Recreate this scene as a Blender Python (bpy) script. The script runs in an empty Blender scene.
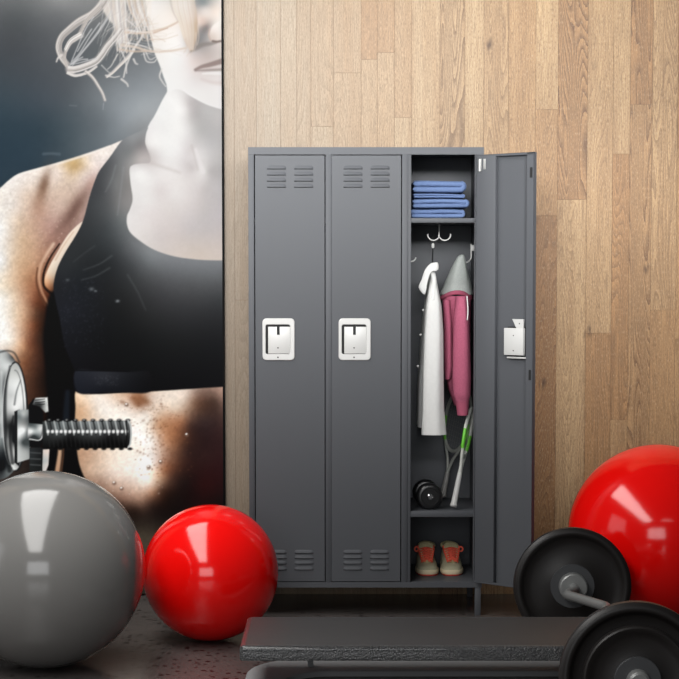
import bpy, bmesh, math, random
import numpy as np
from mathutils import Vector, Matrix, noise as mnoise

C = bpy.context.scene.collection
SC = bpy.context.scene
PI = math.pi
V = Vector

# ------------------------------------------------------------------ helpers
def srgb(r, g, b):
    f = lambda c: (c/255/12.92) if c/255 <= .04045 else ((c/255+.055)/1.055)**2.4
    return (f(r), f(g), f(b), 1.0)

def mat(name, col, rough=.5, metal=0.0, spec=.5, coat=0.0, bump=None):
    m = bpy.data.materials.new(name); m.use_nodes = True
    nt = m.node_tree; b = nt.nodes['Principled BSDF']
    b.inputs['Base Color'].default_value = col
    b.inputs['Roughness'].default_value = rough
    b.inputs['Metallic'].default_value = metal
    b.inputs['Specular IOR Level'].default_value = spec
    b.inputs['Coat Weight'].default_value = coat
    if bump:
        scale, strength, dist, var = bump
        tc = nt.nodes.new('ShaderNodeTexCoord')
        n = nt.nodes.new('ShaderNodeTexNoise'); n.inputs['Scale'].default_value = scale; n.inputs['Detail'].default_value = 4
        nt.links.new(tc.outputs['Object'], n.inputs['Vector'])
        bp = nt.nodes.new('ShaderNodeBump'); bp.inputs['Strength'].default_value = strength; bp.inputs['Distance'].default_value = dist
        nt.links.new(n.outputs['Fac'], bp.inputs['Height']); nt.links.new(bp.outputs['Normal'], b.inputs['Normal'])
        if var:
            mr = nt.nodes.new('ShaderNodeMapRange'); mr.inputs['To Min'].default_value = 1-var; mr.inputs['To Max'].default_value = 1+var
            mr.inputs['From Min'].default_value = .3; mr.inputs['From Max'].default_value = .7
            nt.links.new(n.outputs['Fac'], mr.inputs['Value'])
            mx = nt.nodes.new('ShaderNodeVectorMath'); mx.operation = 'SCALE'
            mx.inputs[0].default_value = col[:3]
            nt.links.new(mr.outputs['Result'], mx.inputs['Scale']); nt.links.new(mx.outputs['Vector'], b.inputs['Base Color'])
    return m

def obj(name, bm, m, parent=None, base=None, smooth=35, local=False):
    """link bm as one mesh; world-space vertices are moved into the parent's space"""
    bmesh.ops.recalc_face_normals(bm, faces=bm.faces[:])
    me = bpy.data.meshes.new(name); 
    off = V((0, 0, 0))
    if base is not None: off = V(base)
    elif parent is not None and not local:
        p = parent
        while p is not None: off = off + p.location; p = p.parent
    bmesh.ops.translate(bm, vec=-off, verts=bm.verts[:])
    bm.to_mesh(me); bm.free()
    for mm in (m if isinstance(m, (list, tuple)) else [m]): me.materials.append(mm)
    if smooth:
        me.polygons.foreach_set('use_smooth', [True]*len(me.polygons))
        me.set_sharp_from_angle(angle=math.radians(smooth))
    o = bpy.data.objects.new(name, me); C.objects.link(o)
    if parent is not None: o.parent = parent
    if base is not None: o.location = base
    return o

def thing(name, label, cat, loc=(0, 0, 0), group=None):
    o = bpy.data.objects.new(name, None); C.objects.link(o); o.location = loc
    o.empty_display_size = .05
    return tag(o, label, cat, group)

def tag(o, label, cat, group=None):
    o['label'] = label; o['category'] = cat
    if group: o['group'] = group
    return o

def box(bm, x0, x1, y0, y1, z0, z1, bev=0, seg=2, mi=0):
    r = bmesh.ops.create_cube(bm, size=1)
    vs = r['verts']
    for v in vs:
        v.co = V(((x0+x1)/2 + v.co.x*(x1-x0), (y0+y1)/2 + v.co.y*(y1-y0), (z0+z1)/2 + v.co.z*(z1-z0)))
    fs = set(f for v in vs for f in v.link_faces)
    for f in fs: f.material_index = mi
    if bev:
        es = list(set(e for v in vs for e in v.link_edges))
        r2 = bmesh.ops.bevel(bm, geom=es, offset=bev, segments=seg, profile=.5, affect='EDGES')
        for f in r2['faces']: f.material_index = mi

def ring_loft(bm, rings, cap=True, closed_u=True, mi=0, closed_v=False):
    vr = [[bm.verts.new(p) for p in r] for r in rings]
    n = len(vr[0])
    m = len(vr)
    for i in range(m if closed_v else m-1):
        a, b = vr[i], vr[(i+1) % m]
        for j in range(n if closed_u else n-1):
            k = (j+1) % n
            f = bm.faces.new((a[j], a[k], b[k], b[j])); f.material_index = mi
    if cap and not closed_v:
        bm.faces.new(vr[0]).material_index = mi
        bm.faces.new(list(reversed(vr[-1]))).material_index = mi
    return vr

def catmull(pts, n=8, closed=False):
    pts = [V(p) for p in pts]; out = []
    N = len(pts)
    for i in range(N if closed else N-1):
        if closed: p0, p1, p2, p3 = pts[i-1], pts[i], pts[(i+1) % N], pts[(i+2) % N]
        else:
            p1, p2 = pts[i], pts[i+1]
            p0 = pts[i-1] if i else p1*2-p2
            p3 = pts[i+2] if i+2 < N else p2*2-p1
        for k in range(n):
            t = k/n
            out.append(.5*((2*p1)+(-p0+p2)*t+(2*p0-5*p1+4*p2-p3)*t*t+(-p0+3*p1-3*p2+p3)*t**3))
    if not closed: out.append(pts[-1])
    return out

def tube(bm, pts, r, n=10, closed=False, mi=0, flat=1.0, up=None):
    """sweep a round (or flattened) section along pts; r may be a list"""
    pts = [V(p) for p in pts]; N = len(pts)
    rr = r if isinstance(r, (list, tuple)) else [r]*N
    tans = []
    for i in range(N):
        if closed: t = pts[(i+1) % N]-pts[i-1]
        else: t = pts[min(i+1, N-1)]-pts[max(i-1, 0)]
        tans.append(t.normalized())
    if up is None:
        up = V((0, 0, 1)) if abs(tans[0].z) < .9 else V((0, 1, 0))
    nrm = (V(up) - tans[0]*V(up).dot(tans[0])).normalized()
    rings = []
    for i in range(N):
        nrm = (nrm - tans[i]*nrm.dot(tans[i])).normalized()
        bi = tans[i].cross(nrm)
        rings.append([pts[i] + (nrm*math.cos(2*PI*k/n) + bi*math.sin(2*PI*k/n)*flat)*rr[i] for k in range(n)])
    ring_loft(bm, rings, cap=not closed, closed_v=closed, mi=mi)

def lathe(bm, prof, origin, axis, n=64, mi=0, cap=True):
    """profile of (radius, along axis)"""
    ax = V(axis).normalized()
    u = ax.orthogonal().normalized(); w = ax.cross(u)
    O = V(origin)
    rings = [[O + ax*a + (u*math.cos(2*PI*k/n)+w*math.sin(2*PI*k/n))*max(r, 1e-5) for k in range(n)] for r, a in prof]
    ring_loft(bm, rings, cap=cap, mi=mi)

def rrect(cx, cz, w, h, r, n=6):
    pts = []
    for sx, sz, a0 in ((1, 1, 0), (-1, 1, PI/2), (-1, -1, PI), (1, -1, 1.5*PI)):
        for k in range(n+1):
            a = a0 + PI/2*k/n
            pts.append((cx+sx*(w/2-r)+r*math.cos(a), cz+sz*(h/2-r)+r*math.sin(a)))
    return pts

def superell(cx, cy, wx, wy, z, n=28, p=2.4, folds=0, amp=0, ph=0):
    out = []
    for k in range(n):
        a = 2*PI*k/n
        c, s = math.cos(a), math.sin(a)
        f = 1 + amp*math.sin(folds*a+ph)
        out.append(V((cx + wx*math.copysign(abs(c)**(2/p), c)*f, cy + wy*math.copysign(abs(s)**(2/p), s)*f, z)))
    return out
# ------------------------------------------------------------------ materials
M = {}
M['paint'] = mat('grey_locker_paint', srgb(80, 82, 86), .5, spec=.2, bump=(900, .06, .001, 0))
M['white_metal'] = mat('white_enamel', srgb(194, 194, 192), .35)
M['gap_and_shade'] = mat('black_slot_and_shade', srgb(14, 14, 15), .7)  # real slots, and painted shade in latch, handle cup and louvres
M['chrome'] = mat('brushed_chrome', srgb(190, 190, 192), .22, 1.0)
M['nickel'] = mat('nickel_hinge', srgb(180, 180, 178), .35, .6)
M['grey_vinyl'] = mat('grey_ball_vinyl', srgb(116, 115, 113), .13, spec=.55)
M['red_vinyl'] = mat('red_ball_vinyl', srgb(240, 12, 9), .13, spec=.55)
M['plate_rubber'] = mat('black_plate_rubber', srgb(27, 24, 23), .42, spec=.4, bump=(400, .05, .001, 0))
M['hub_grey'] = mat('grey_hub_ring', srgb(60, 61, 63), .45)
M['bar_steel'] = mat('satin_bar_steel', srgb(132, 133, 132), .45, .5)
M['pad'] = mat('black_pad_vinyl', srgb(53, 52, 52), .46, spec=.4, bump=(330, .4, .003, .15))
M['pebble'] = mat('pebbled_vinyl_edge', srgb(72, 73, 75), .30, spec=1.0, coat=.5, bump=(190, 1.0, .03, .6))
M['ring_steel'] = mat('grey_frame_enamel', srgb(124, 125, 126), .65, 0, .25)
M['blue_cotton'] = mat('blue_cotton', srgb(94, 113, 150), .85, spec=.15, bump=(120, .25, .004, .06))
M['white_cotton'] = mat('white_cotton', srgb(208, 208, 206), .85, spec=.15, bump=(60, .3, .006, .02))
M['pink_fleece'] = mat('pink_fleece', srgb(158, 84, 106), .9, spec=.1, bump=(160, .35, .004, .1))
M['grey_fleece'] = mat('grey_fleece', srgb(150, 155, 152), .9, spec=.1, bump=(160, .35, .004, .06))
M['pink_rib'] = mat('pink_ribbing', srgb(152, 78, 98), .9, spec=.1, bump=(420, .5, .003, .1))
M['frame_white'] = mat('racket_white', srgb(190, 192, 186), .35)
M['frame_grey'] = mat('racket_grey', srgb(150, 152, 146), .4)
M['frame_green'] = mat('racket_green', srgb(104, 190, 58), .35)
M['grip_white'] = mat('racket_grip_white', srgb(190, 190, 188), .7)
M['grip_grey'] = mat('racket_grip_grey', srgb(140, 139, 136), .7)
M['string'] = mat('racket_string', srgb(120, 122, 118), .5)
M['black_rubber'] = mat('black_dumbbell_rubber', srgb(24, 24, 25), .28)
M['black_plastic'] = mat('black_hanger_plastic', srgb(16, 16, 17), .35)
M['shoe_olive'] = mat('olive_suede', srgb(204, 192, 150), .8, spec=.2, bump=(240, .4, .003, .1))
M['shoe_grey'] = mat('grey_green_suede', srgb(182, 176, 148), .8, spec=.2, bump=(240, .4, .003, .1))
M['coral'] = mat('coral_lace', srgb(244, 106, 84), .7, spec=.2)
M['cream'] = mat('cream_rubber', srgb(222, 206, 172), .55)
M['coral_sole'] = mat('coral_outsole', srgb(206, 62, 50), .55)
M['black_board'] = mat('black_board_edge', srgb(10, 10, 10), .7, 0, .1)

def nodes(name):
    m = bpy.data.materials.new(name); m.use_nodes = True
    nt = m.node_tree
    return m, nt, nt.nodes['Principled BSDF']

class N:
    """tiny node-graph writer"""
    def __init__(s, nt): s.nt = nt
    def new(s, t, **k):
        n = s.nt.nodes.new(t)
        for a, b in k.items(): setattr(n, a, b)
        return n
    def put(s, sock, v):
        if hasattr(v, 'is_output'): s.nt.links.new(v, sock)
        else: sock.default_value = v
    def math(s, op, a, b=0.0, c=0.0):
        n = s.new('ShaderNodeMath', operation=op)
        s.put(n.inputs[0], a); s.put(n.inputs[1], b); s.put(n.inputs[2], c)
        return n.outputs[0]
    def vec(s, x, y, z=0.0):
        n = s.new('ShaderNodeCombineXYZ')
        for i, v in enumerate((x, y, z)): s.put(n.inputs[i], v)
        return n.outputs[0]
    def noise(s, v, scale, detail=2, rough=.5, dist=0.0):
        n = s.new('ShaderNodeTexNoise'); s.put(n.inputs['Vector'], v)
        n.inputs['Scale'].default_value = scale; n.inputs['Detail'].default_value = detail
        n.inputs['Roughness'].default_value = rough; n.inputs['Distortion'].default_value = dist
        return n.outputs['Fac']
    def white(s, v):
        n = s.new('ShaderNodeTexWhiteNoise', noise_dimensions='3D'); s.put(n.inputs['Vector'], v)
        return n.outputs['Value'], n.outputs['Color']
    def rng(s, v, a, b, c, d, clamp=True):
        n = s.new('ShaderNodeMapRange'); n.clamp = clamp
        s.put(n.inputs['Value'], v)
        for k, x in zip(('From Min', 'From Max', 'To Min', 'To Max'), (a, b, c, d)): s.put(n.inputs[k], x)
        return n.outputs['Result']
    def mix(s, f, a, b, mode='MIX'):
        n = s.new('ShaderNodeMix', data_type='RGBA', blend_type=mode)
        s.put(n.inputs['Factor'], f); s.put(n.inputs['A'] if False else n.inputs[6], a); s.put(n.inputs[7], b)
        return n.outputs[2]

def wood_wall():
    m, nt, b = nodes('oak_strip_cladding'); g = N(nt)
    tc = g.new('ShaderNodeTexCoord'); sp = g.new('ShaderNodeSeparateXYZ'); nt.links.new(tc.outputs['Object'], sp.inputs[0])
    X, Z = sp.outputs['X'], sp.outputs['Z']
    at = g.new('ShaderNodeAttribute'); at.attribute_name = 'board'
    sc = g.new('ShaderNodeSeparateColor'); nt.links.new(at.outputs['Color'], sc.inputs[0])
    tone, ra, rb = sc.outputs[0], sc.outputs[1], sc.outputs[2]      # colour, figure and seed of each board
    gx = g.math('ADD', X, g.math('MULTIPLY', rb, 31.0)); gz = g.math('ADD', Z, g.math('MULTIPLY', rb, 57.0))
    # growth rings: contour lines of a stretched noise give the cathedral figure
    f1 = g.noise(g.vec(g.math('MULTIPLY', gx, 8.5), g.math('MULTIPLY', gz, .62), 0.0), 1.0, 1.2, .4)
    warp = g.noise(g.vec(g.math('MULTIPLY', gx, 60.0), g.math('MULTIPLY', gz, 9.0), 2.0), 1.0, 2)
    saw = g.math('FRACT', g.math('ADD', g.math('MULTIPLY', f1, 46.0), g.math('MULTIPLY', warp, .7)))
    ring = g.math('MULTIPLY', g.math('POWER', saw, 2.0), ra)
    fine = g.noise(g.vec(g.math('MULTIPLY', gx, 300.0), g.math('MULTIPLY', gz, 11.0), 4.0), 1.0, 3, .6)
    speck = g.noise(g.vec(g.math('MULTIPLY', gx, 330.0), g.math('MULTIPLY', gz, 75.0), 6.0), 1.0, 2)
    broad = g.noise(g.vec(g.math('MULTIPLY', gx, 22.0), g.math('MULTIPLY', gz, 1.0), 5.0), 1.0, 2)
    # knots
    vo = g.new('ShaderNodeTexVoronoi', voronoi_dimensions='2D'); vo.inputs['Scale'].default_value = 1.0
    nt.links.new(g.vec(g.math('ADD', g.math('MULTIPLY', X, 4.4), g.math('MULTIPLY', warp, .25)), g.math('ADD', g.math('MULTIPLY', Z, 2.6), g.math('MULTIPLY', warp, .2)), 0.0), vo.inputs['Vector'])
    pick = g.new('ShaderNodeSeparateColor'); nt.links.new(vo.outputs['Color'], pick.inputs[0])
    kn = g.math('MULTIPLY', g.rng(vo.outputs['Distance'], .01, .075, 1.0, 0.0), g.math('GREATER_THAN', pick.outputs[0], .72))
    east = g.rng(X, -.5, .8, 0.0, 1.0)                              # boards paler and greyer to the left: bleaching light put into their colour
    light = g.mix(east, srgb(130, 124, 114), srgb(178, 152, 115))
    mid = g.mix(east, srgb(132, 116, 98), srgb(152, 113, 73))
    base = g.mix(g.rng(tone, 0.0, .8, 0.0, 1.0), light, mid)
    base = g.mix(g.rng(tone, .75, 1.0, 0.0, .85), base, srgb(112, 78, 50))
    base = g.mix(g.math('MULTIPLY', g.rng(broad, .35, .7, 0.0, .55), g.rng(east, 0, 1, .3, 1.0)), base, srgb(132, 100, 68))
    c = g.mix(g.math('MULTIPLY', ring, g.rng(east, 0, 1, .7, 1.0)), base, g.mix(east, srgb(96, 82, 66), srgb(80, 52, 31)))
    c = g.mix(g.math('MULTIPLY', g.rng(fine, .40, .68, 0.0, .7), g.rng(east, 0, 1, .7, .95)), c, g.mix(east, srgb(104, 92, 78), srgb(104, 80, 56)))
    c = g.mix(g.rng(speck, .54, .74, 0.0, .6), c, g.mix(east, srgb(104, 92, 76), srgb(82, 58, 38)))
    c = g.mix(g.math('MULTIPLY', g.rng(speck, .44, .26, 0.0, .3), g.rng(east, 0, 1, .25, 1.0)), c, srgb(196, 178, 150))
    c = g.mix(g.math('MULTIPLY', kn, .85), c, srgb(62, 42, 28))
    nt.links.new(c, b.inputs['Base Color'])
    b.inputs['Roughness'].default_value = .5; b.inputs['Specular IOR Level'].default_value = .3
    bp = g.new('ShaderNodeBump'); bp.inputs['Strength'].default_value = .3; bp.inputs['Distance'].default_value = .001
    nt.links.new(fine, bp.inputs['Height']); nt.links.new(bp.outputs['Normal'], b.inputs['Normal'])
    return m

# strips of the cladding that the hall shows: (left edge, [(tone, figure, lower end of the board), ...] from the top)
STRIPS = [(-0.5428, [(0.4, 0.3, 0.000)]),
          (-0.4449, [(0.35, 0.5, 1.262), (0.4, 0.5, 0.000)]),
          (-0.3512, [(0.1, 0.2, 0.000)]),
          (-0.2490, [(0.15, 0.2, 0.000)]),
          (-0.1809, [(0.2, 0.5, 0.000)]),
          (-0.1213, [(0.3, 0.4, 1.995), (0.05, 0.2, 0.000)]),
          (-0.0255, [(0.35, 0.35, 2.220), (0.3, 0.3, 0.000)]),
          (0.0915, [(0.75, 0.2, 2.276), (0.25, 0.2, 0.000)]),
          (0.1596, [(0.65, 0.25, 2.305), (0.3, 0.2, 0.000)]),
          (0.2320, [(0.4, 0.3, 2.033), (0.08, 0.15, 0.000)]),
          (0.3044, [(0.1, 0.15, 0.000)]),
          (0.4236, [(0.3, 0.95, 0.000)]),
          (0.5279, [(0.05, 0.2, 0.000)]),
          (0.6088, [(0.3, 0.6, 0.000)]),
          (0.7131, [(0.45, 0.3, 0.000)]),
          (0.8280, [(0.15, 0.2, 2.067), (0.55, 0.5, 1.620), (0.88, 0.7, 0.000)]),  # lowest board: dark wood, with the open door's shadow put into its tone
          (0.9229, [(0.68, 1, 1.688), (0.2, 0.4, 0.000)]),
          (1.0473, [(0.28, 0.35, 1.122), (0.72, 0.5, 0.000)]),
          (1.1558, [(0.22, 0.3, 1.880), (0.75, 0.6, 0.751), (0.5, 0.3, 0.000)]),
          (1.2282, [(0.75, 0.9, 2.088), (0.55, 0.9, 0.000)]),
          (1.3218, [(0.32, 0.6, 1.220), (0.6, 0.35, 0.000)]),
          (1.4283, [(0.85, 0.7, 1.901), (0.55, 0.5, 0.000)]),
          (1.5304, [(0.4, 0.5, 1.433), (0.6, 0.5, 0.000)])]
def cladding():
    rnd = random.Random(4)
    bm = bmesh.new(); lay = bm.loops.layers.float_color.new('board')
    top = 3.2
    def board(x0, x1, z0, z1, tone, fig):
        gp = .0007; bv = .0012
        p = [(x0+gp, .4800, z0+gp), (x1-gp, .4800, z0+gp), (x1-gp, .4800, z1-gp), (x0+gp, .4800, z1-gp)]
        f = [bm.verts.new(q) for q in p]; r = [bm.verts.new((q[0], .4840, q[2])) for q in p]
        col = (tone, fig, rnd.random(), 1)
        for fc in [bm.faces.new(f)]+[bm.faces.new((f[i], r[i], r[(i+1) % 4], f[(i+1) % 4])) for i in range(4)]:
            for l in fc.loops: l[lay] = col
    xs = [s[0] for s in STRIPS]
    strips = [(a, b, s[1]) for a, b, s in zip(xs, xs[1:]+[xs[-1]+.105], STRIPS)]
    x = xs[0]
    while x > -4.5: strips.append((max(x-.102, -4.5), x, None)); x -= .102
    x = xs[-1]+.105
    while x < 4.5: strips.append((x, min(x+.102, 4.5), None)); x += .102
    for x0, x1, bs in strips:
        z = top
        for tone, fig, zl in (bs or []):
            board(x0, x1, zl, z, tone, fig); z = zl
        while z > 0:
            zl = max(z-(.5 if z == top else .9)-rnd.random()*.8, 0)
            if zl < .25: zl = 0
            board(x0, x1, zl, z, .2+.7*rnd.random(), .2+.8*rnd.random()); z = zl
    box(bm, -4.5, 4.5, .4835, .60, 0, top)
    for fc in bm.faces:
        if len(fc.loops) and fc.loops[0][lay][3] == 0:
            for l in fc.loops: l[lay] = (1, 0, .5, 1)
    me = bpy.data.meshes.new('wall_back'); bm.to_mesh(me); bm.free()
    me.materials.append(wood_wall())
    o = bpy.data.objects.new('wall_back', me); C.objects.link(o); o['kind'] = 'structure'

def gym_floor():
    m, nt, b = nodes('speckled_rubber_floor'); g = N(nt)
    tc = g.new('ShaderNodeTexCoord')
    P = tc.outputs['Object']
    def flecks(scale, thr0, thr1, seed):
        wob = g.new('ShaderNodeVectorMath', operation='ADD'); nt.links.new(P, wob.inputs[0]); wob.inputs[1].default_value = (seed, seed*.7, 0)
        ds = g.new('ShaderNodeTexNoise'); ds.inputs['Scale'].default_value = scale*1.3; nt.links.new(wob.outputs[0], ds.inputs['Vector'])
        ad = g.new('ShaderNodeVectorMath', operation='MULTIPLY_ADD'); nt.links.new(ds.outputs['Color'], ad.inputs[0]); ad.inputs[1].default_value = (.55/scale,)*3; nt.links.new(wob.outputs[0], ad.inputs[2])
        v = g.new('ShaderNodeTexVoronoi'); v.inputs['Scale'].default_value = scale; nt.links.new(ad.outputs[0], v.inputs['Vector'])
        pk = g.new('ShaderNodeSeparateColor'); nt.links.new(v.outputs['Color'], pk.inputs[0])
        return g.math('MULTIPLY', g.rng(v.outputs['Distance'], thr0, thr1, 1.0, 0.0), g.math('GREATER_THAN', pk.outputs[0], .55))
    dirt = g.noise(P, 2.2, 4, .6)
    base = g.mix(g.rng(dirt, .35, .65, 0, 1), srgb(78, 74, 72), srgb(94, 88, 86))
    grain = g.noise(P, 260, 3, .7)
    base = g.mix(g.rng(grain, .3, .7, 0, .35), base, srgb(52, 50, 50))
    c = g.mix(g.math('MULTIPLY', flecks(34, .28, .36, 3.1), .97), base, srgb(14, 13, 13))
    c = g.mix(g.math('MULTIPLY', flecks(58, .2, .3, 9.4), .8), c, srgb(38, 22, 20))
    nt.links.new(c, b.inputs['Base Color'])
    b.inputs['Roughness'].default_value = .24; b.inputs['Specular IOR Level'].default_value = .45
    bp = g.new('ShaderNodeBump'); bp.inputs['Strength'].default_value = .2; bp.inputs['Distance'].default_value = .001
    nt.links.new(grain, bp.inputs['Height']); nt.links.new(bp.outputs['Normal'], b.inputs['Normal'])
    return m

# ------------------------------------------------------------------ the room
bm = bmesh.new(); box(bm, -4.5, 4.5, -10.5, .60, -.1, 0)
o = obj('floor', bm, gym_floor(), smooth=0); o['kind'] = 'structure'
cladding()
# ------------------------------------------------------------------ locker
HX, HY = .5505, -.004                         # hinge line of the open door
L0 = (.105, .22, 0)
locker = thing('locker', 'grey three-door steel locker against the wooden wall, its right door standing open', 'locker', L0)
zb, zt = .114, 1.873
bm = bmesh.new()
xl, xr, yb = -.362, .572, .45
B = lambda *a, **k: box(bm, *a, **k)
B(xl, xr, 0, yb, zt-.012, zt)                              # top
B(xl, xr, 0, .02, zt-.029, zt-.012)                        # head rail
B(xl, xr, .0, yb, zb, zb+.022)                             # floor pan
B(xl, xl+.012, .004, yb, zb+.022, zt-.012)                    # left side
B(.555, xr, .02, yb, zb+.022, zt-.012)                     # right side
B(xl, xr, yb-.006, yb, zb+.022, zt-.012)                   # back
for a, c in ((xl, -.339), (-.0555, -.0325), (.2478, .2708), (.550, xr)): B(a, c, 0, .03, zb+.022, zt-.029, bev=.001)
B(.2708, .2845, .004, .03, zb+.022, zt-.029, bev=.001)     # jambs of the open bay
B(.5365, .550, .004, .03, zb+.022, zt-.029, bev=.001)
B(-.050, -.038, .03, yb-.006, zb+.022, zt-.012)
B(.254, .266, .03, yb-.006, zb+.022, zt-.012)
B(xl+.012, -.038, .02, yb-.006, 1.575, 1.594)
body = obj('body', bm, M['paint'], locker)
for z0, z1 in ((1.575, 1.5935), (.398, .4215)):
    bm = bmesh.new(); box(bm, .2665, .5545, .006, yb-.006, z0, z1, bev=.002)
    obj('shelf', bm, M['paint'], locker)
for x0, x1 in ((xl+.002, xl+.026), (.5445, .568)):
    for y0 in (.002, yb-.026):
        bm = bmesh.new(); box(bm, x0, x1, y0, y0+.024, 0, zb, bev=.001)
        obj('leg', bm, M['paint'], locker)

W, DZ0, DZ1 = .2762, .1390, 1.8405
def louvre(bm, cx, z, y0, w=.076, h=.0150, d=.0045):
    """a pressed hood, open below, with rounded ends"""
    n = 14; rows = []
    for k in range(7):
        t = k/6
        row = []
        for i in range(n+1):
            s = -1+2*i/n
            e = max(0, 1-abs(s)**5)**.5
            dep = d*e*(1-t)**.7
            row.append(V((cx+s*w/2, y0-dep-.0002, z+.0028+(h-.0028)*t*(.55+.45*e))))
        rows.append(row)
    ring_loft(bm, rows, cap=False, closed_u=False)
    bot = [V((p.x, y0-.0001, z)) for p in rows[0]]
    ring_loft(bm, [bot, rows[0]], cap=False, closed_u=False, mi=1)  # black face paints the shadow line under the hood

def door_mesh(front_louvres=True):
    bm = bmesh.new()
    t = .020
    box(bm, -W, 0, 0, .0016, DZ0, DZ1, bev=.0006, seg=1)
    box(bm, -W, -W+.0014, .0016, t, DZ0, DZ1); box(bm, -.0014, 0, .0016, t, DZ0, DZ1)
    box(bm, -W, 0, .0016, t, DZ1-.0014, DZ1); box(bm, -W, 0, .0016, t, DZ0, DZ0+.0014)
    box(bm, -W, -W+.032, t-.0014, t, DZ0, DZ1, bev=.0005, seg=1)       # inner lips
    box(bm, -W, 0, t-.0014, t, DZ1-.009, DZ1); box(bm, -W, 0, t-.0014, t, DZ0, DZ0+.010)
    box(bm, -.097, -.004, .0016, t+.001, DZ0+.006, DZ1-.006, bev=.002)  # stiffening channel by the hinge
    for z in (1.7855, 1.7615, 1.7375, 1.7135, .252, .2305, .2085, .1845):
        for cx in (-W+.0855, -W+.193):
            louvre(bm, cx, z, 0)
            box(bm, cx-.036, cx+.036, .0012, .0022, z, z+.003)          # the press line on the inside
    # latch slots punched in the inner lip
    for z in (1.762, .98): box(bm, -W+.006, -W+.0175, t-.0004, t+.0006, z-.02, z+.02, mi=1)
    return bm

def handle_mesh():
    bm = bmesh.new()
    cx, cz = -W+.0925, 1.112
    hx = cx-.0025
    outer = rrect(cx, cz, .128, .167, .016); inner = rrect(hx, cz, .098, .118, .008)
    prof = [(outer, 0.0), (outer, -.004), (rrect(cx, cz, .123, .162, .0145), -.0065), (rrect(hx, cz, .101, .121, .009), -.0065), (inner, -.005), (inner, -.0004)]
    ring_loft(bm, [[V((x, y, z)) for x, z in r] for r, y in prof], cap=False)
    ring_loft(bm, [[V((x, -.0004, z)) for x, z in inner], [V((x, -.0003, z)) for x, z in rrect(hx, cz, .002, .002, .0005)]], cap=False, mi=1)  # cup floor in black: shadow of the recess put into the colour
    # pull paddle inside the cup
    box(bm, hx-.039, hx+.0485, -.004, -.0012, cz-.057, cz+.050, bev=.0012)
    box(bm, hx-.004, hx+.007, -.0046, -.0038, cz+.018, cz+.050, mi=1)   # key slot
    lathe(bm, [(.0028, 0), (.0028, .0008)], (hx, -.0048, cz-.034), (0, 1, 0), 12, mi=1)
    lathe(bm, [(.0032, 0), (.0032, .0008)], (hx, -.0072, cz-.0715), (0, 1, 0), 12, mi=1)
    return bm

def put_door(x, rot):
    d = obj('door', door_mesh(), [M['paint'], M['gap_and_shade']], locker, local=True)
    d.location = V((x, HY if rot else .0005, 0))-V(L0); d.rotation_euler = (0, 0, rot)
    h = obj('handle', handle_mesh(), [M['white_metal'], M['gap_and_shade']], d, local=True)
    return d
put_door(-.0590, 0); put_door(.2442, 0)
od = put_door(HX, math.radians(139.6))
od['label'] = 'open door showing its inner side'
# latch box on the inside of the open door
bm = bmesh.new()
yi = .0016
box(bm, -.2600, -.155, yi, yi+.013, 1.049, 1.166, bev=.0005, mi=1)  # black plate stands for the shadow beside and above the latch
box(bm, -.2500, -.153, yi, yi+.016, 1.042, 1.0485, bev=.001)
box(bm, -.2365, -.1455, yi+.010, yi+.026, 1.055, 1.161, bev=.002)
pts = [(-.2365, 1.160), (-.205, 1.160), (-.185, 1.196), (-.2365, 1.196)]
ring_loft(bm, [[V((x, yi+.019, z)) for x, z in pts], [V((x, yi+.0258, z)) for x, z in pts]])
for px, pz in ((-.191, 1.073), (-.191, 1.132), (-.219, 1.179)):
    lathe(bm, [(.0026, 0), (.0026, .0009)], (px, yi+.0255, pz), (0, 1, 0), 10, mi=1)
obj('latch', bm, [M['white_metal'], M['gap_and_shade']], od, local=True)
bm = bmesh.new()
lathe(bm, [(.002, 0), (.0045, .002), (.0045, .046), (.002, .048)], (-.024, .0262, DZ1-.066), (0, 0, 1), 16)
box(bm, -.030, -.017, .0209, .0232, DZ1-.066, DZ1-.016, bev=.001)
box(bm, -.050, -.039, .0209, .0235, DZ1-.058, DZ1-.017, bev=.001)
obj('hinge', bm, M['nickel'], od, local=True)

# coat hooks of the open bay
WIRE = .0028
bm = bmesh.new()
yk = .2
top = V((0.4070, 0.2000, 1.5800))
tube(bm, [V((top.x, yk, 1.576)), V((top.x, yk, top.z-.05))], WIRE, 10)
for s in (-1, 1):
    R = .0232; c = V((top.x+s*R, yk, top.z-.0485))
    arc = [c+V((-s*R*math.cos(a), 0, -R*math.sin(a)*.96)) for a in [i*PI*1.06/14 for i in range(15)]]
    tube(bm, arc, WIRE, 10)
obj('coat_hook', bm, M['white_metal'], locker)
def side_hook(xw, s, xo, zt_, zc, R, yh):
    """strap screwed to the side wall, bent out into a hook"""
    bm = bmesh.new()
    y = yh
    x = xw+s*xo
    box(bm, min(xw, x-s*.001), max(xw, x-s*.001), y-.010, y+.010, zt_-.028, zt_-.004, bev=.0005)
    c = V((x+s*R, y, zc))
    arc = [c+V((-s*R*math.cos(a), 0, -R*math.sin(a))) for a in [i*PI*.93/14 for i in range(15)]]
    tube(bm, [V((x, y, zt_)), V((x, y, zc+.015))] + arc, WIRE+.0004, 10)
    return obj('coat_hook', bm, M['white_metal'], locker)
side_hook(.555, -1, .013, 1.495, 1.4455, .026, .252)
side_hook(.266, 1, .006, 1.488, 1.4440, .0205, .20)

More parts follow.
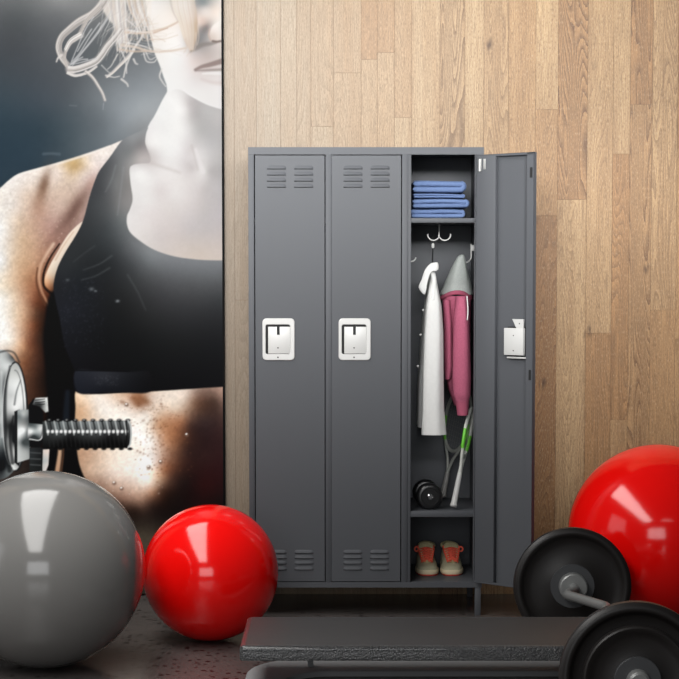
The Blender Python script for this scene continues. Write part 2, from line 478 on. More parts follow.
# ------------------------------------------------------------------ folded shirts on the upper shelf
def fold_ring(path, half, y, k):
    """outline of a folded layer: path thickened by half"""
    P2 = [V((p[0], 0, p[1])) for p in path]; n = len(P2); L, R = [], []
    for i in range(n):
        t = (P2[min(i+1, n-1)]-P2[max(i-1, 0)]).normalized(); nn = V((-t.z, 0, t.x))
        L.append(P2[i]+nn*half*k); R.append(P2[i]-nn*half*k)
    t0 = (P2[0]-P2[1]).normalized(); t1 = (P2[-1]-P2[-2]).normalized()
    a0 = P2[0]+t0*half*k*.8; a1 = P2[-1]+t1*half*k*.8
    ring = L + [a1] + R[::-1] + [a0]
    return [V((p.x, y, p.z)) for p in ring]

def folded_shirt(label, x0, x1, z0, z1, y0, y1, left_open=True, seed=0):
    rnd = random.Random(seed)
    h = (z1-z0)/2; half = h*.5*.95; R = h/2
    n = 12; path = []
    for i in range(n+1):
        t = i/n; x = x0+(x1-R*.9-x0)*t
        path.append((x, z1-h/2-.0004-.0010*(1+math.sin(5*t+seed))-.002*(t**6)))
    for i in range(1, 7):
        a = PI/2-PI*i/7
        path.append((x1-R*.9+R*.9*math.cos(a), (z0+z1)/2+R*math.sin(a)))
    for i in range(n+1):
        t = 1-i/n; x = x0+.004*rnd.random()+(x1-R*.9-x0)*t
        path.append((x, z0+h/2+.0004+.0006*(1+math.sin(4*t+seed*2))))
    rings = []
    st = [(0, .35), (.003, .7), (.010, .95), (.02, 1), (.12, 1), (y1-y0-.02, 1), (y1-y0-.006, .85), (y1-y0, .4)]
    for dy, k in st:
        rings.append(fold_ring([(px+.0015*math.sin(9*dy*10+pz*80), pz) for px, pz in path], half, y0+dy, k))
    bm = bmesh.new(); ring_loft(bm, rings)
    o = obj('folded_shirt', bm, M['blue_cotton'], base=((x0+x1)/2, (y0+y1)/2, z0), smooth=60)
    tag(o, label, 'shirt', 'folded shirts on the upper shelf')
folded_shirt('blue folded shirt at the bottom of the stack, lying directly on the locker shelf', .289, .497, 1.5945, 1.6335, .07, .36, seed=1)
folded_shirt('blue folded shirt second from the bottom, its rounded fold sticking out furthest right', .296, .510, 1.6342, 1.6735, .05, .34, seed=2)
folded_shirt('thin blue folded shirt squeezed just under the topmost one', .297, .499, 1.6742, 1.6955, .07, .35, seed=3)
folded_shirt('topmost blue folded shirt of the stack, with an open loop at its right end', .300, .496, 1.6962, 1.7465, .06, .34, seed=4)

# ------------------------------------------------------------------ white shirt on a hanger
hy = .2
hk = V((0.3819, 0.2000, 1.5108)); ht = V((0.3806, 0.2000, 1.4130))
hanger = thing('clothes_hanger', 'black clothes hanger hooked on the left prong of the double coat hook', 'hanger', (hk.x, hy, ht.z))
bm = bmesh.new()
zc = hk.z+.008
arc = [V((hk.x+.003*math.sin(a), hy+.0115*math.cos(a), zc+.0115*math.sin(a))) for a in [-.7+i*(PI*1.25)/12 for i in range(13)]]
tube(bm, [V((ht.x, hy, ht.z-.01)), V((ht.x, hy, ht.z+.04)), V((hk.x, hy+.006, zc-.018))]+arc, .0024, 8)
obj('hook', bm, M['black_plastic'], hanger)
bm = bmesh.new()
lathe(bm, [(.003, -.011), (.0058, -.007), (.0058, .004), (.0035, .009)], (hk.x, hy+.001, zc-.030), (0, 0, 1), 14)
obj('swivel_cap', bm, M['white_metal'], hanger)
bm = bmesh.new()
sh = [V((ht.x, hy+y, ht.z-.032-.30*abs(y)**1.2)) for y in [-.10+i*.2/20 for i in range(21)]]
tube(bm, sh, .006, 8)
obj('shoulder_bar', bm, M['black_plastic'], hanger)

shirt = thing('shirt', 'white button shirt hanging sideways from the black hanger', 'shirt', (ht.x, hy, .72))
def cloth_loft(secs, n=40, folds=7):
    """secs: (z, cx, cy, wx, wy, amp, phase)"""
    bm = bmesh.new(); rings = []
    K = 5
    for a, b in zip(secs[:-1], secs[1:]):
        for k in range(K):
            t = k/K; s = [a[i]+(b[i]-a[i])*t for i in range(7)]
            rings.append(superell(s[1], s[2], s[3], s[4], s[0], n, 2.2, folds, s[5], s[6]))
    s = secs[-1]; rings.append(superell(s[1], s[2], s[3], s[4], s[0], n, 2.2, folds, s[5], s[6]))
    ring_loft(bm, rings); return bm
bm = cloth_loft([(1.3722, 0.3778, 0.210, 0.0113, 0.050, 0, 0), (1.3149, 0.3744, 0.220, 0.0154, 0.120, 0.02, 0), (1.2163, 0.3711, 0.230, 0.0257, 0.155, 0.03, 0.5), (1.0802, 0.3677, 0.240, 0.0342, 0.165, 0.04, 1), (0.9150, 0.3625, 0.240, 0.0400, 0.165, 0.05, 1.6), (0.7472, 0.3634, 0.240, 0.0438, 0.165, 0.06, 2)])
obj('body', bm, M['white_cotton'], shirt, smooth=70)
bm = cloth_loft([(1.3640, 0.3782, 0.120, 0.0121, 0.020, 0, 0), (1.3076, 0.3778, 0.090, 0.0212, 0.028, 0.03, 0), (1.2434, 0.3784, 0.080, 0.0322, 0.032, 0.04, 0.4), (1.1387, 0.3780, 0.080, 0.0391, 0.034, 0.05, 0.8), (0.9652, 0.3761, 0.080, 0.0424, 0.034, 0.05, 1.2), (0.8316, 0.3766, 0.080, 0.0440, 0.034, 0.05, 1.5), (0.7242, 0.3801, 0.080, 0.0506, 0.034, 0.05, 1.9)], folds=5)
obj('sleeve', bm, M['white_cotton'], shirt, smooth=70)
bm = bmesh.new()
flap = [(0.3636, 0.0600, 1.4127), (0.3788, 0.0600, 1.4175), (0.3948, 0.0600, 1.4167), (0.3965, 0.0600, 1.3895), (0.3797, 0.0600, 1.3879), (0.3661, 0.0600, 1.3783), (0.3574, 0.0600, 1.3559), (0.3494, 0.0600, 1.3238), (0.3415, 0.0600, 1.2894), (0.3182, 0.0600, 1.3166), (0.3293, 0.0600, 1.3499), (0.3436, 0.0600, 1.3899)]
fl = catmull(flap, 4, closed=True); fm = sum((V(p) for p in fl), V())/len(fl)
ring_loft(bm, [[V((fm.x+(p[0]-fm.x)*k, .06+dy+.05*abs(p[0]-.372), fm.z+(p[2]-fm.z)*k)) for p in fl] for k, dy in ((.80, -.003), (.97, 0), (1, .004), (1, .012), (.95, .016))])
cp = catmull([(0.3689, 0.1000, 1.3961), (0.3780, 0.0800, 1.3639), (0.3805, 0.0700, 1.3238), (0.3750, 0.0550, 1.2678)], 6)
tube(bm, cp, [.011-.004*i/len(cp) for i in range(len(cp))], 12, flat=.5, up=(1, 0, 0))
obj('collar', bm, M['white_cotton'], shirt, smooth=70)
for c in ((0.3375, 0.0900, 1.2271), (0.3273, 0.0900, 1.1283), (0.3167, 0.0900, 1.0010)):
    bm = bmesh.new(); lathe(bm, [(.001, -.003), (.0042, -.002), (.0046, .001), (.003, .0025)], c, (-.5, -1, 0), 12)
    obj('button', bm, M['white_metal'], shirt)

# ------------------------------------------------------------------ hooded sweatshirt
hood0 = V((0.4986, 0.1700, 1.4493))
hoodie = thing('hooded_sweatshirt', 'pink hooded sweatshirt with pale grey hood hanging from the right side hook', 'sweatshirt', (hood0.x, .17, .85))
bm = cloth_loft([(1.4509, 0.4972, 0.165, 0.0092, 0.012, 0, 0), (1.4391, 0.4942, 0.165, 0.0171, 0.024, 0, 0), (1.4088, 0.4897, 0.180, 0.0285, 0.040, 0.02, 0), (1.3681, 0.4867, 0.200, 0.0421, 0.055, 0.025, 0.5), (1.3272, 0.4849, 0.225, 0.0567, 0.070, 0.02, 1), (1.2882, 0.4808, 0.230, 0.0678, 0.080, 0.012, 1.3)], n=44, folds=6)
obj('hood', bm, M['grey_fleece'], hoodie, smooth=70)
a = V((0.4081, 0.2300, 1.2903)); b = V((0.5503, 0.2300, 1.2903))
bm = bmesh.new(); cx = (a.x+b.x)/2; wx = (b.x-a.x)/2
pts = [V((cx+(wx-.010)*math.cos(t), .23+.083*math.sin(t), a.z+.007-.024*math.cos(t)**2)) for t in [2*PI*i/40 for i in range(40)]]
tube(bm, pts, .0095, 10, closed=True, flat=.7)
obj('hood_hem', bm, M['pink_rib'], hoodie, smooth=70)
bm = cloth_loft([(1.2821, 0.4812, 0.220, 0.0585, 0.072, 0, 0), (1.1839, 0.4822, 0.210, 0.0556, 0.078, 0.03, 0), (1.0692, 0.4829, 0.205, 0.0525, 0.078, 0.05, 0.6), (0.9791, 0.4830, 0.200, 0.0501, 0.075, 0.05, 1), (0.9051, 0.4866, 0.200, 0.0411, 0.065, 0.05, 1.4), (0.8351, 0.4961, 0.200, 0.0257, 0.050, 0.04, 1.6)], n=44, folds=7)
obj('body', bm, M['pink_fleece'], hoodie, smooth=70)
def sleeve(secs, cuff):
    o = obj('sleeve', cloth_loft(secs, folds=4), M['pink_fleece'], hoodie, smooth=70)
    if cuff: obj('cuff', cloth_loft(cuff, folds=16), M['pink_rib'], o, smooth=70)
sleeve([(1.2832, 0.4950, 0.120, 0.0235, 0.035, 0, 0), (1.1947, 0.4916, 0.095, 0.0311, 0.045, 0.02, 0), (1.0657, 0.4926, 0.090, 0.0351, 0.046, 0.035, 0.5), (0.9525, 0.4939, 0.090, 0.0368, 0.046, 0.035, 1), (0.8836, 0.4950, 0.090, 0.0336, 0.043, 0.03, 1.3), (0.8572, 0.4963, 0.090, 0.0267, 0.034, 0, 0)],
       [(0.8613, 0.4967, 0.090, 0.0279, 0.034, 0.015, 0), (0.8309, 0.4977, 0.090, 0.0247, 0.032, 0.015, 0), (0.8025, 0.4986, 0.090, 0.0223, 0.031, 0.015, 0)])
sleeve([(1.2666, 0.4341, 0.150, 0.0150, 0.030, 0, 0), (1.1652, 0.4415, 0.145, 0.0167, 0.034, 0.03, 1), (1.0553, 0.4444, 0.145, 0.0175, 0.034, 0.05, 1.5), (0.9820, 0.4455, 0.145, 0.0175, 0.034, 0.05, 2), (0.9452, 0.4409, 0.145, 0.0112, 0.026, 0.02, 2)], None)
bm = bmesh.new()
tube(bm, catmull([(0.5107, 0.0520, 1.2839), (0.5132, 0.0460, 1.2559), (0.5144, 0.0440, 1.2199), (0.5122, 0.0440, 1.1879)], 5), [.0024]*15+[.0028], 8)
obj('drawstring', bm, M['white_cotton'], hoodie)

# ------------------------------------------------------------------ rackets
def racket(label, butt, tip_dir, side, L, a, b, grip, fm, gm, r=.0062):
    d = V(tip_dir).normalized(); s = V(side); s = (s-d*s.dot(d)).normalized()
    B0 = V(butt); c = B0 + d*(L-b)
    t = thing('tennis_racket', label, 'racket', B0)
    at = lambda u, w: c + s*u + d*w
    bm = bmesh.new()
    K = 60
    ring = [at(a*math.sin(2*PI*i/K), -b*math.cos(2*PI*i/K)) for i in range(K)]
    nn = s.cross(d)
    def seg(i0, i1, mi):
        tube(bm, [ring[i % K] for i in range(i0, i1+1)], r, 8, mi=mi, flat=1.3, up=nn)
    seg(-7, 7, 2); seg(7, 15, 1); seg(45, 53, 1); seg(15, 45, 0)
    neck = B0 + d*(grip+.012)
    for q in (-1, 1):
        p = ring[(8*q) % K]
        ta = (ring[(9*q) % K]-ring[(7*q) % K]).normalized()
        mid = p - ta*.045
        pts = catmull([p+ta*.012, p, mid*.6+(neck+(p-neck)*.55)*.4, neck+(p-neck)*.28+d*.01, neck+s*q*.003], 6)
        tube(bm, pts, [r*.95]*(len(pts)-1)+[r], 8, mi=2, flat=1.1, up=nn)
    tube(bm, [neck+d*.012, neck-d*.014], [r*1.15, r*1.3], 8, mi=2)
    obj('frame', bm, fm, t, smooth=60)
    bm = bmesh.new()
    m = 11
    for i in range(1, m):
        u = -a+2*a*i/m; h = b*math.sqrt(max(0, 1-(u/a)**2)); tube(bm, [at(u, -h), at(u, h)], .0003, 5)
    m = 13
    for i in range(1, m):
        w = -b+2*b*i/m; h = a*math.sqrt(max(0, 1-(w/b)**2)); tube(bm, [at(-h, w), at(h, w)], .0003, 5)
    obj('strings', bm, M['string'], t, smooth=0)
    bm = bmesh.new(); tube(bm, [B0+d*.012, B0+d*(grip*.5), B0+d*grip], [.0155, .0140, .0120], 10, flat=.85)
    obj('grip', bm, gm, t)
    bm = bmesh.new(); tube(bm, [B0+d*.001, B0+d*.006, B0+d*.014], [.0145, .0182, .0168], 10, flat=.85)
    obj('butt_cap', bm, gm, t)
    return t
b1 = V((0.4367, 0.3850, 0.4360)); b1.z = .4330
e1 = V((0.4809, 0.3650, 0.6755))
racket('grey and green tennis racket leaning deep in the locker, its open throat facing out', b1, e1-b1, (.57, -.82, 0), .47, .083, .135, .105, [M['frame_grey'], M['frame_green'], M['frame_grey']], M['grip_grey'])
b2 = V((0.4601, 0.0550, 0.4365)); b2.z = .4325
e2 = V((0.5374, 0.1700, 0.7921))
racket('white and green tennis racket seen edge-on, leaning towards the right wall of the locker', b2, e2-b2, (.30, 1, 0), .415, .058, .10, .135, [M['frame_white'], M['frame_green'], M['frame_white']], M['grip_white'], r=.0075)

# ------------------------------------------------------------------ small dumbbell
f = V((0.3657, 0.0600, 0.4725)); zf = .4220+.0525
bk = V((.353, .235, zf)); f = V((f.x, .045, zf))
ax = (bk-f).normalized()
db = thing('dumbbell', 'small black dumbbell lying on the lower locker shelf, silver cap facing out', 'dumbbell', (f.x, .1, .4220))
Ld = (bk-f).length
def round_plate(c, axis, name):
    bm = bmesh.new()
    lathe(bm, [(.012, -.0245), (.034, -.0245), (.036, -.027), (.044, -.027), (.0495, -.0235), (.0525, -.017), (.0525, .017), (.0495, .0235), (.044, .027), (.012, .024)], c, axis, 56)
    return obj(name, bm, M['black_rubber'], db)
round_plate(f+ax*.028, ax, 'weight_plate'); round_plate(bk-ax*.028, ax, 'weight_plate')
bm = bmesh.new(); lathe(bm, [(.013, .052), (.016, .085), (.0165, Ld/2), (.016, Ld-.085), (.013, Ld-.052)], f, ax, 24)
obj('handle', bm, M['chrome'], db)
bm = bmesh.new(); lathe(bm, [(.002, -.005), (.008, -.005), (.0125, -.001), (.0135, .004), (.0135, .008)], f, ax, 24); lathe(bm, [(.0, -.0065), (.004, -.0065), (.0045, -.004)], f, ax, 8)
obj('end_cap', bm, M['chrome'], db)

# ------------------------------------------------------------------ sneakers
ZS = .1365
def sneaker(label, cx, out, loc_y=.145):
    t = thing('sneaker', label, 'shoe', (cx, loc_y+.13, ZS), 'sneakers at the bottom of the open locker')
    Lg = .262
    prof = [(0, .012), (.02, .026), (.06, .036), (.13, .0425), (.25, .0465), (.38, .0455), (.52, .0415), (.66, .039), (.8, .0385), (.92, .034), (.98, .022), (1, .010)]
    skew = lambda u: -.006*out*math.sin(u*PI)
    def outline(k, z):
        Lft = [V((cx+skew(u)-w*k, loc_y+u*Lg+(1-k)*Lg*.5*(1-2*u)*.1, z)) for u, w in prof]
        R = [V((cx+skew(u)+w*k, loc_y+u*Lg+(1-k)*Lg*.5*(1-2*u)*.1, z)) for u, w in prof]
        return Lft + R[::-1]
    bm = bmesh.new()
    ring_loft(bm, [outline(.95, ZS+.0045), outline(1.03, ZS+.007), outline(1.04, ZS+.016), outline(1.0, ZS+.0225), outline(.93, ZS+.0235)])
    obj('sole', bm, M['cream'], t, smooth=50)
    bm = bmesh.new(); ring_loft(bm, [outline(.93, ZS+.0002), outline(.98, ZS+.002), outline(.97, ZS+.0055)])
    obj('outsole', bm, M['coral_sole'], t, smooth=50)
    up = [(.012, .018, .027), (.03, .029, .034), (.08, .0365, .040), (.16, .0415, .044), (.24, .0432, .050), (.34, .0425, .064), (.46, .0405, .080), (.56, .0395, .088), (.68, .0385, .093), (.8, .0375, .097), (.92, .033, .099), (.975, .022, .096)]
    rings = []
    for u, w, h in up:
        r = []
        for k in range(17):
            a = PI*k/16; c, s = math.cos(a), math.sin(a)
            pw = 2.6 if u < .3 else 3.2
            taper = 1-.22*(max(0, s))**1.5*(0.6 if u < .3 else 1.0)
            r.append(V((cx+skew(u)+w*taper*math.copysign(abs(c)**(2/pw), c), loc_y+u*Lg, ZS+.02+(h-.02)*abs(s)**(2/pw))))
        rings.append(r)
    bm = bmesh.new(); ring_loft(bm, rings, closed_u=False, cap=False)
    for r in (0, -1): bm.faces.new([bm.verts.new(p) for p in rings[r]])
    obj('upper', bm, M['shoe_grey'], t, smooth=60)
    sy = lambda q: loc_y+(.19+.30*q)*Lg          # along the lacing, q 0..1
    sz = lambda q: ZS+.048+.039*q
    # toe cap overlay
    bm = bmesh.new()
    rr = []
    for u, w, h in up[1:5]:
        rr.append([V((cx+skew(u)+(p.x-cx-skew(u))*1.03, p.y-.001, p.z+.0012)) for p in rings[up.index((u, w, h))]])
    # tongue
    bm.free(); bm = bmesh.new(); rr = []
    for q in [i/10 for i in range(15)]:
        wd = .017+.012*min(q, 1.1); y, z = sy(q)-.004, sz(q)+.004+(.004 if q > 1 else 0)
        if q >= 1.39: wd *= .8
        nrm = V((0, -.55, .83))
        c = V((cx+skew(.4), y, z))
        rr.append([c+V((1, 0, 0))*wd*math.cos(2*PI*k/14)+nrm*.0075*math.sin(2*PI*k/14) for k in range(14)])
    ring_loft(bm, rr); obj('tongue', bm, M['shoe_olive'], t, smooth=60)
    # coral eyestays and collar trim either side of the tongue
    for s in (-1, 1):
        bm = bmesh.new()
        pts = [V((cx+skew(.4)+s*(.020+.0125*min(q, 1)), sy(q)-.005, sz(q)+.0035)) for q in [i/8 for i in range(11)]]
        tube(bm, pts, .0048, 8, flat=.8); obj('eyestay', bm, M['coral'], t, smooth=60)
    bm = bmesh.new()
    nr = V((0, -.006, .011))
    for i in range(6):
        q = .06+i*.185
        w0 = .019+.0125*q
        a = V((cx+skew(.4)-w0, sy(q)-.006, sz(q)+.004)); b = V((cx+skew(.4)+w0, sy(q)-.006, sz(q)+.004))
        m = (a+b)/2 + nr*.75
        tube(bm, catmull([a, m, b], 8), .0036, 8, flat=1.5)
        if i < 5:
            q2 = q+.185; w1 = .019+.0125*q2
            for s in (-1, 1):
                a = V((cx+skew(.4)+s*w0*.8, sy(q)-.006, sz(q)+.006)); b = V((cx+skew(.4)-s*w1*.8, sy(q2)-.006, sz(q2)+.006)); m = (a+b)/2+nr*(.9+.1*s)
                tube(bm, catmull([a, m, b], 8), .003, 8, flat=1.4)
    # bow at the throat
    for s in (-1, 1):
        c = V((cx+skew(.4), sy(.1)-.010, sz(.1)+.008))
        tube(bm, catmull([c, c+V((s*.010, -.004, .004)), c+V((s*.017, -.006, -.003)), c+V((s*.009, -.007, -.006)), c], 6), .0022, 6)
    obj('laces', bm, M['coral'], t, smooth=60)
    bm = bmesh.new()
    c = V((cx-out*.0455, sy(.95), ZS+.092))
    tube(bm, [c+V((.0075*math.cos(2*PI*i/20), -.001, .0095*math.sin(2*PI*i/20))) for i in range(20)], .0026, 8, closed=True, flat=1.4, up=(0, 1, 0))
    obj('pull_loop', bm, M['coral'], t)
    bm = bmesh.new()
    tube(bm, [V((cx+.030*math.cos(2*PI*i/28), loc_y+.74*Lg+.052*math.sin(2*PI*i/28), ZS+.098+.003*math.sin(2*PI*i/28))) for i in range(28)], .0075, 8, closed=True)
    obj('collar', bm, M['shoe_olive'], t, smooth=60)
    return t
sneaker('left-hand olive sneaker with coral laces on the locker floor', .3665, 1)
sneaker('right-hand olive sneaker with coral laces, nearer the open door', .4605, -1)

# ------------------------------------------------------------------ exercise balls
def ball(label, x, y, r, m):
    bm = bmesh.new(); bmesh.ops.create_uvsphere(bm, u_segments=128, v_segments=80, radius=r)
    bmesh.ops.translate(bm, vec=V((x, y, r)), verts=bm.verts[:])
    # the air plug, on the far underside
    o = obj('exercise_ball', bm, m, base=(x, y, 0), smooth=180)
    tag(o, label, 'ball')
ball('large grey exercise ball on the floor in front of the poster', -1.0225, -.9205, .3425, M['grey_vinyl'])
ball('smaller red exercise ball between the grey ball and the locker', -.483, -.472, .2545, M['red_vinyl'])
ball('large red exercise ball at right, behind the barbell', 1.2505, -.165, .3535, M['red_vinyl'])

# ------------------------------------------------------------------ low bench
bench = thing('bench', 'low black padded bench standing across the floor in front of the locker', 'bench', (.33, -1.24, 0))
bm = bmesh.new(); box(bm, -.312, .966, -1.480, -1.001, .144, .190, bev=.010, seg=5)
pad = obj('pad', bm, M['pad'], bench, smooth=40)
bm = bmesh.new()                                   # pebbled edge band with a rolled upper lip
def band(k, z): return [V((x, y, z)) for x, y in rrect(.327, -1.2405, 1.290-2*k, .489-2*k, .012, 4)]
ring_loft(bm, [band(.006, .1415), band(.001, .143), band(0, .147), band(0, .178), band(.0015, .1835), band(.005, .1878), band(.010, .1900), band(.016, .1906), band(.020, .1890)], cap=False)
obj('edge_band', bm, M['pebble'], pad, smooth=60)
bm = bmesh.new()
def ring_pts(x0, x1, y0, y1, r): return rrect((x0+x1)/2, (y0+y1)/2, x1-x0, y1-y0, r, 12)
O = (-.315, 1.03, -1.80, -.870); I = (-.185, .90, -1.66, -1.087)
o1, o0 = ring_pts(*O, .25), ring_pts(O[0]+.004, O[1]-.004, O[2]+.004, O[3]-.004, .246)
i1, i0 = ring_pts(*I, .16), ring_pts(I[0]-.003, I[1]+.003, I[2]-.003, I[3]+.003, .163)
ring_loft(bm, [[V((x, y, z)) for x, y in r] for r, z in ((o1, .001), (o1, .016), (o0, .020), (i0, .020), (i1, .017), (i1, .001))], cap=False, closed_v=True)
obj('base_frame', bm, M['ring_steel'], bench, smooth=40)
for x, y in ((-.10, -1.014), (.950, -1.06), (.950, -1.42)):
    bm = bmesh.new(); box(bm, x-.010, x+.010, y-.010, y+.010, .0199, .1442, bev=.002)
    obj('leg', bm, M['ring_steel'], bench)

# ------------------------------------------------------------------ barbell
bar_b = V((.8625, -.545, .2175)); bar_f = V((.846, -2.03, .2175))
A = (bar_f-bar_b).normalized()                 # towards the camera
bb = thing('barbell', 'curl barbell with black plates on the floor, lying over the right end of the bench', 'barbell', ((bar_b.x+bar_f.x)/2, (bar_b.y+bar_f.y)/2, 0))
RP = .2173
def big_plate(c, ax, name='weight_plate'):     # ax points to the outer side
    half = [(.060, .010), (.085, .010), (.090, .0075), (.150, .0045), (.176, .006), (.184, .011), (.188, .0185), (.195, .0225), (.204, .0225), (.2105, .019), (RP, .0125)]
    bm = bmesh.new()
    lathe(bm, half + [(r, -a) for r, a in half[::-1]], c, ax, 96)
    obj(name, bm, M['plate_rubber'], bb, smooth=40)
def small_plate(c, ax):
    half = [(.040, .008), (.066, .008), (.07, .007), (.118, .006), (.134, .011), (.140, .0165), (.148, .0175), (.1525, .0145), (.1535, .009)]
    bm = bmesh.new(); lathe(bm, half + [(r, -a) for r, a in half[::-1]], c, ax, 96)
    obj('weight_plate', bm, M['plate_rubber'], bb, smooth=40)
for c, ax in ((bar_b, -A), (bar_f, A)):
    big_plate(c, ax)
    small_plate(c+ax*.030, ax)
    bm = bmesh.new(); lathe(bm, [(.034, -.013), (.0805, -.013), (.082, -.010), (.082, .004), (.034, .004)], c, ax, 64)
    obj('hub_ring', bm, M['hub_grey'], bb)
    bm = bmesh.new(); lathe(bm, [(.018, -.052), (.047, -.052), (.0515, -.048), (.052, -.013), (.018, -.013)], c, ax, 48)
    obj('collar', bm, M['bar_steel'], bb)
    bm = bmesh.new(); lathe(bm, [(.03, .036), (.064, .036), (.067, .040), (.067, .050), (.0655, .052), (.03, .052)], c, ax, 64)
    obj('hub_ring', bm, M['hub_grey'], bb)
bm = bmesh.new()
def corner(pts, k=.14, n=5):
    out = [V(pts[0])]
    for p, q, s in zip(pts[:-2], pts[1:-1], pts[2:]):
        p, q, s = V(p), V(q), V(s)
        a = q+(p-q).normalized()*min(.035, (p-q).length*.4); b = q+(s-q).normalized()*min(.035, (s-q).length*.4)
        for i in range(n+1):
            t = i/n; out.append((1-t)**2*a+2*t*(1-t)*q+t*t*b)
    out.append(V(pts[-1])); return out
zz = .2175
path = [tuple(bar_b-A*.01), (.8612, -.655, zz), (.814, -.745, .2205), (.925, -1.0, .2235), (.854, -1.288, .2190), (.783, -1.575, .2235), (.894, -1.83, .2205), (.8470, -1.92, zz), tuple(bar_f+A*.01)]
tube(bm, corner(path), .0172, 16)
obj('bar', bm, M['bar_steel'], bb, smooth=60)
for c, ax in ((bar_b, -A), (bar_f, A)):
    bm = bmesh.new(); lathe(bm, [(.0, .085), (.024, .085), (.031, .080), (.033, .072), (.033, -.012), (.01, -.012)], c, ax, 40)
    obj('sleeve', bm, M['bar_steel'], bb)
# ------------------------------------------------------------------ the printed photograph on the poster
class Print:
    """a small painter on a grid of image pixels (u to the right, v downwards); colours are sRGB 0-255"""
    def __init__(s, U, Vv):
        s.U, s.V = U, Vv; s.img = np.zeros(U.shape+(3,))
        s.rng = np.random.RandomState(5)
    def win(s, u0, u1, v0, v1):
        uu, vv = s.U[0], s.V[:, 0]
        return (slice(np.searchsorted(vv, v0), np.searchsorted(vv, v1)), slice(np.searchsorted(uu, u0), np.searchsorted(uu, u1)))
    @staticmethod
    def smooth(pts, n=6, closed=True):
        p = np.array(pts, float); N = len(p); out = []
        for i in range(N if closed else N-1):
            if closed: a, b, c, d = p[i-1], p[i], p[(i+1) % N], p[(i+2) % N]
            else: b, c = p[i], p[i+1]; a = p[i-1] if i else 2*b-c; d = p[i+2] if i+2 < N else 2*c-b
            for k in range(n):
                t = k/n; out.append(.5*(2*b+(c-a)*t+(2*a-5*b+4*c-d)*t*t+(3*b-a-3*c+d)*t**3))
        if not closed: out.append(p[-1])
        return np.array(out)
    def sdf(s, P, w):
        U, Vv = s.U[w], s.V[w]; d2 = np.full(U.shape, 1e9); ins = np.zeros(U.shape, bool)
        N = len(P)
        for i in range(N):
            ax, ay = P[i]; bx, by = P[(i+1) % N]; ex, ey = bx-ax, by-ay
            wx, wy = U-ax, Vv-ay
            t = np.clip((wx*ex+wy*ey)/(ex*ex+ey*ey+1e-9), 0, 1)
            d2 = np.minimum(d2, (wx-ex*t)**2+(wy-ey*t)**2)
            c = ((ay > Vv) != (by > Vv)) & (U < (bx-ax)*(Vv-ay)/((by-ay) if by != ay else 1e-9)+ax)
            ins ^= c
        return np.where(ins, 1, -1)*np.sqrt(d2)
    def field(s, spots, w, p=3.2, soft=7):
        """smooth colour through scattered samples (radial basis functions)"""
        U, Vv = s.U[w], s.V[w]
        A = np.array(spots, float); x, y, col = A[:, 0], A[:, 1], A[:, 2:]
        k = lambda dx, dy: -np.sqrt(dx*dx+dy*dy+soft*soft)
        n = len(x); m = np.zeros((n+1, n+1)); m[:n, :n] = k(x[:, None]-x, y[:, None]-y)-np.eye(n)*.6; m[:n, n] = 1; m[n, :n] = 1
        sol = np.linalg.solve(m, np.vstack([col, np.zeros((1, 3))]))
        out = np.zeros(U.shape+(3,))+sol[n]
        for i in range(n): out += k(U-x[i], Vv-y[i])[..., None]*sol[i]
        lo, hi = col.min(0)-6, col.max(0)+6
        return np.clip(out, lo, hi)
    def lay(s, w, col, a):
        a = a[..., None]; s.img[w] = s.img[w]*(1-a)+col*a
    def area(s, pts, spots, feather=.8, alpha=1, raw=False, p=3.2, soft=7, grain=0):
        P = np.array(pts, float) if raw else s.smooth(pts)
        w = s.win(P[:, 0].min()-feather*2, P[:, 0].max()+feather*2, P[:, 1].min()-feather*2, P[:, 1].max()+feather*2)
        m = np.clip(.5+s.sdf(P, w)/(2*feather), 0, 1); m = m*m*(3-2*m)
        col = s.field(spots, w, p, soft) if isinstance(spots[0], (list, tuple)) else np.array(spots, float)
        if grain: col = col*(1+grain*s.grain[w][..., None])
        s.lay(w, col, m*alpha)
    def stroke(s, pts, width, col, alpha=1, feather=.7, closed=False, col2=None):
        """width (and colour) may run from the first to the last point"""
        P = s.smooth(pts, 7, closed); N = len(P)
        w0, w1 = width if isinstance(width, tuple) else (width, width)
        pad = max(w0, w1)+feather*2
        w = s.win(P[:, 0].min()-pad, P[:, 0].max()+pad, P[:, 1].min()-pad, P[:, 1].max()+pad)
        U, Vv = s.U[w], s.V[w]
        if not U.size: return
        best = np.full(U.shape, -1e9); tt = np.zeros(U.shape)
        for i in range(N-1):
            ax, ay = P[i]; ex, ey = P[i+1]-P[i]
            t = np.clip(((U-ax)*ex+(Vv-ay)*ey)/(ex*ex+ey*ey+1e-9), 0, 1)
            q = (i+t)/(N-1); d = (w0+(w1-w0)*q)/2-np.hypot(U-ax-ex*t, Vv-ay-ey*t)
            m = d > best; best = np.where(m, d, best); tt = np.where(m, q, tt)
        m = np.clip(.5+best/(2*feather), 0, 1); m = m*m*(3-2*m)
        c = np.array(col, float)
        if col2 is not None: c = c+(np.array(col2, float)-c)*tt[..., None]
        s.lay(w, c, m*alpha)
    def blob(s, x, y, rx, ry, col, alpha=1, rot=0, hard=1.0):
        R = max(rx, ry)*2.2; w = s.win(x-R, x+R, y-R, y+R); c, sn = math.cos(rot), math.sin(rot)
        dx, dy = s.U[w]-x, s.V[w]-y
        q = ((dx*c+dy*sn)/rx)**2+((dy*c-dx*sn)/ry)**2
        s.lay(w, np.array(col, float), alpha*np.exp(-q**hard))
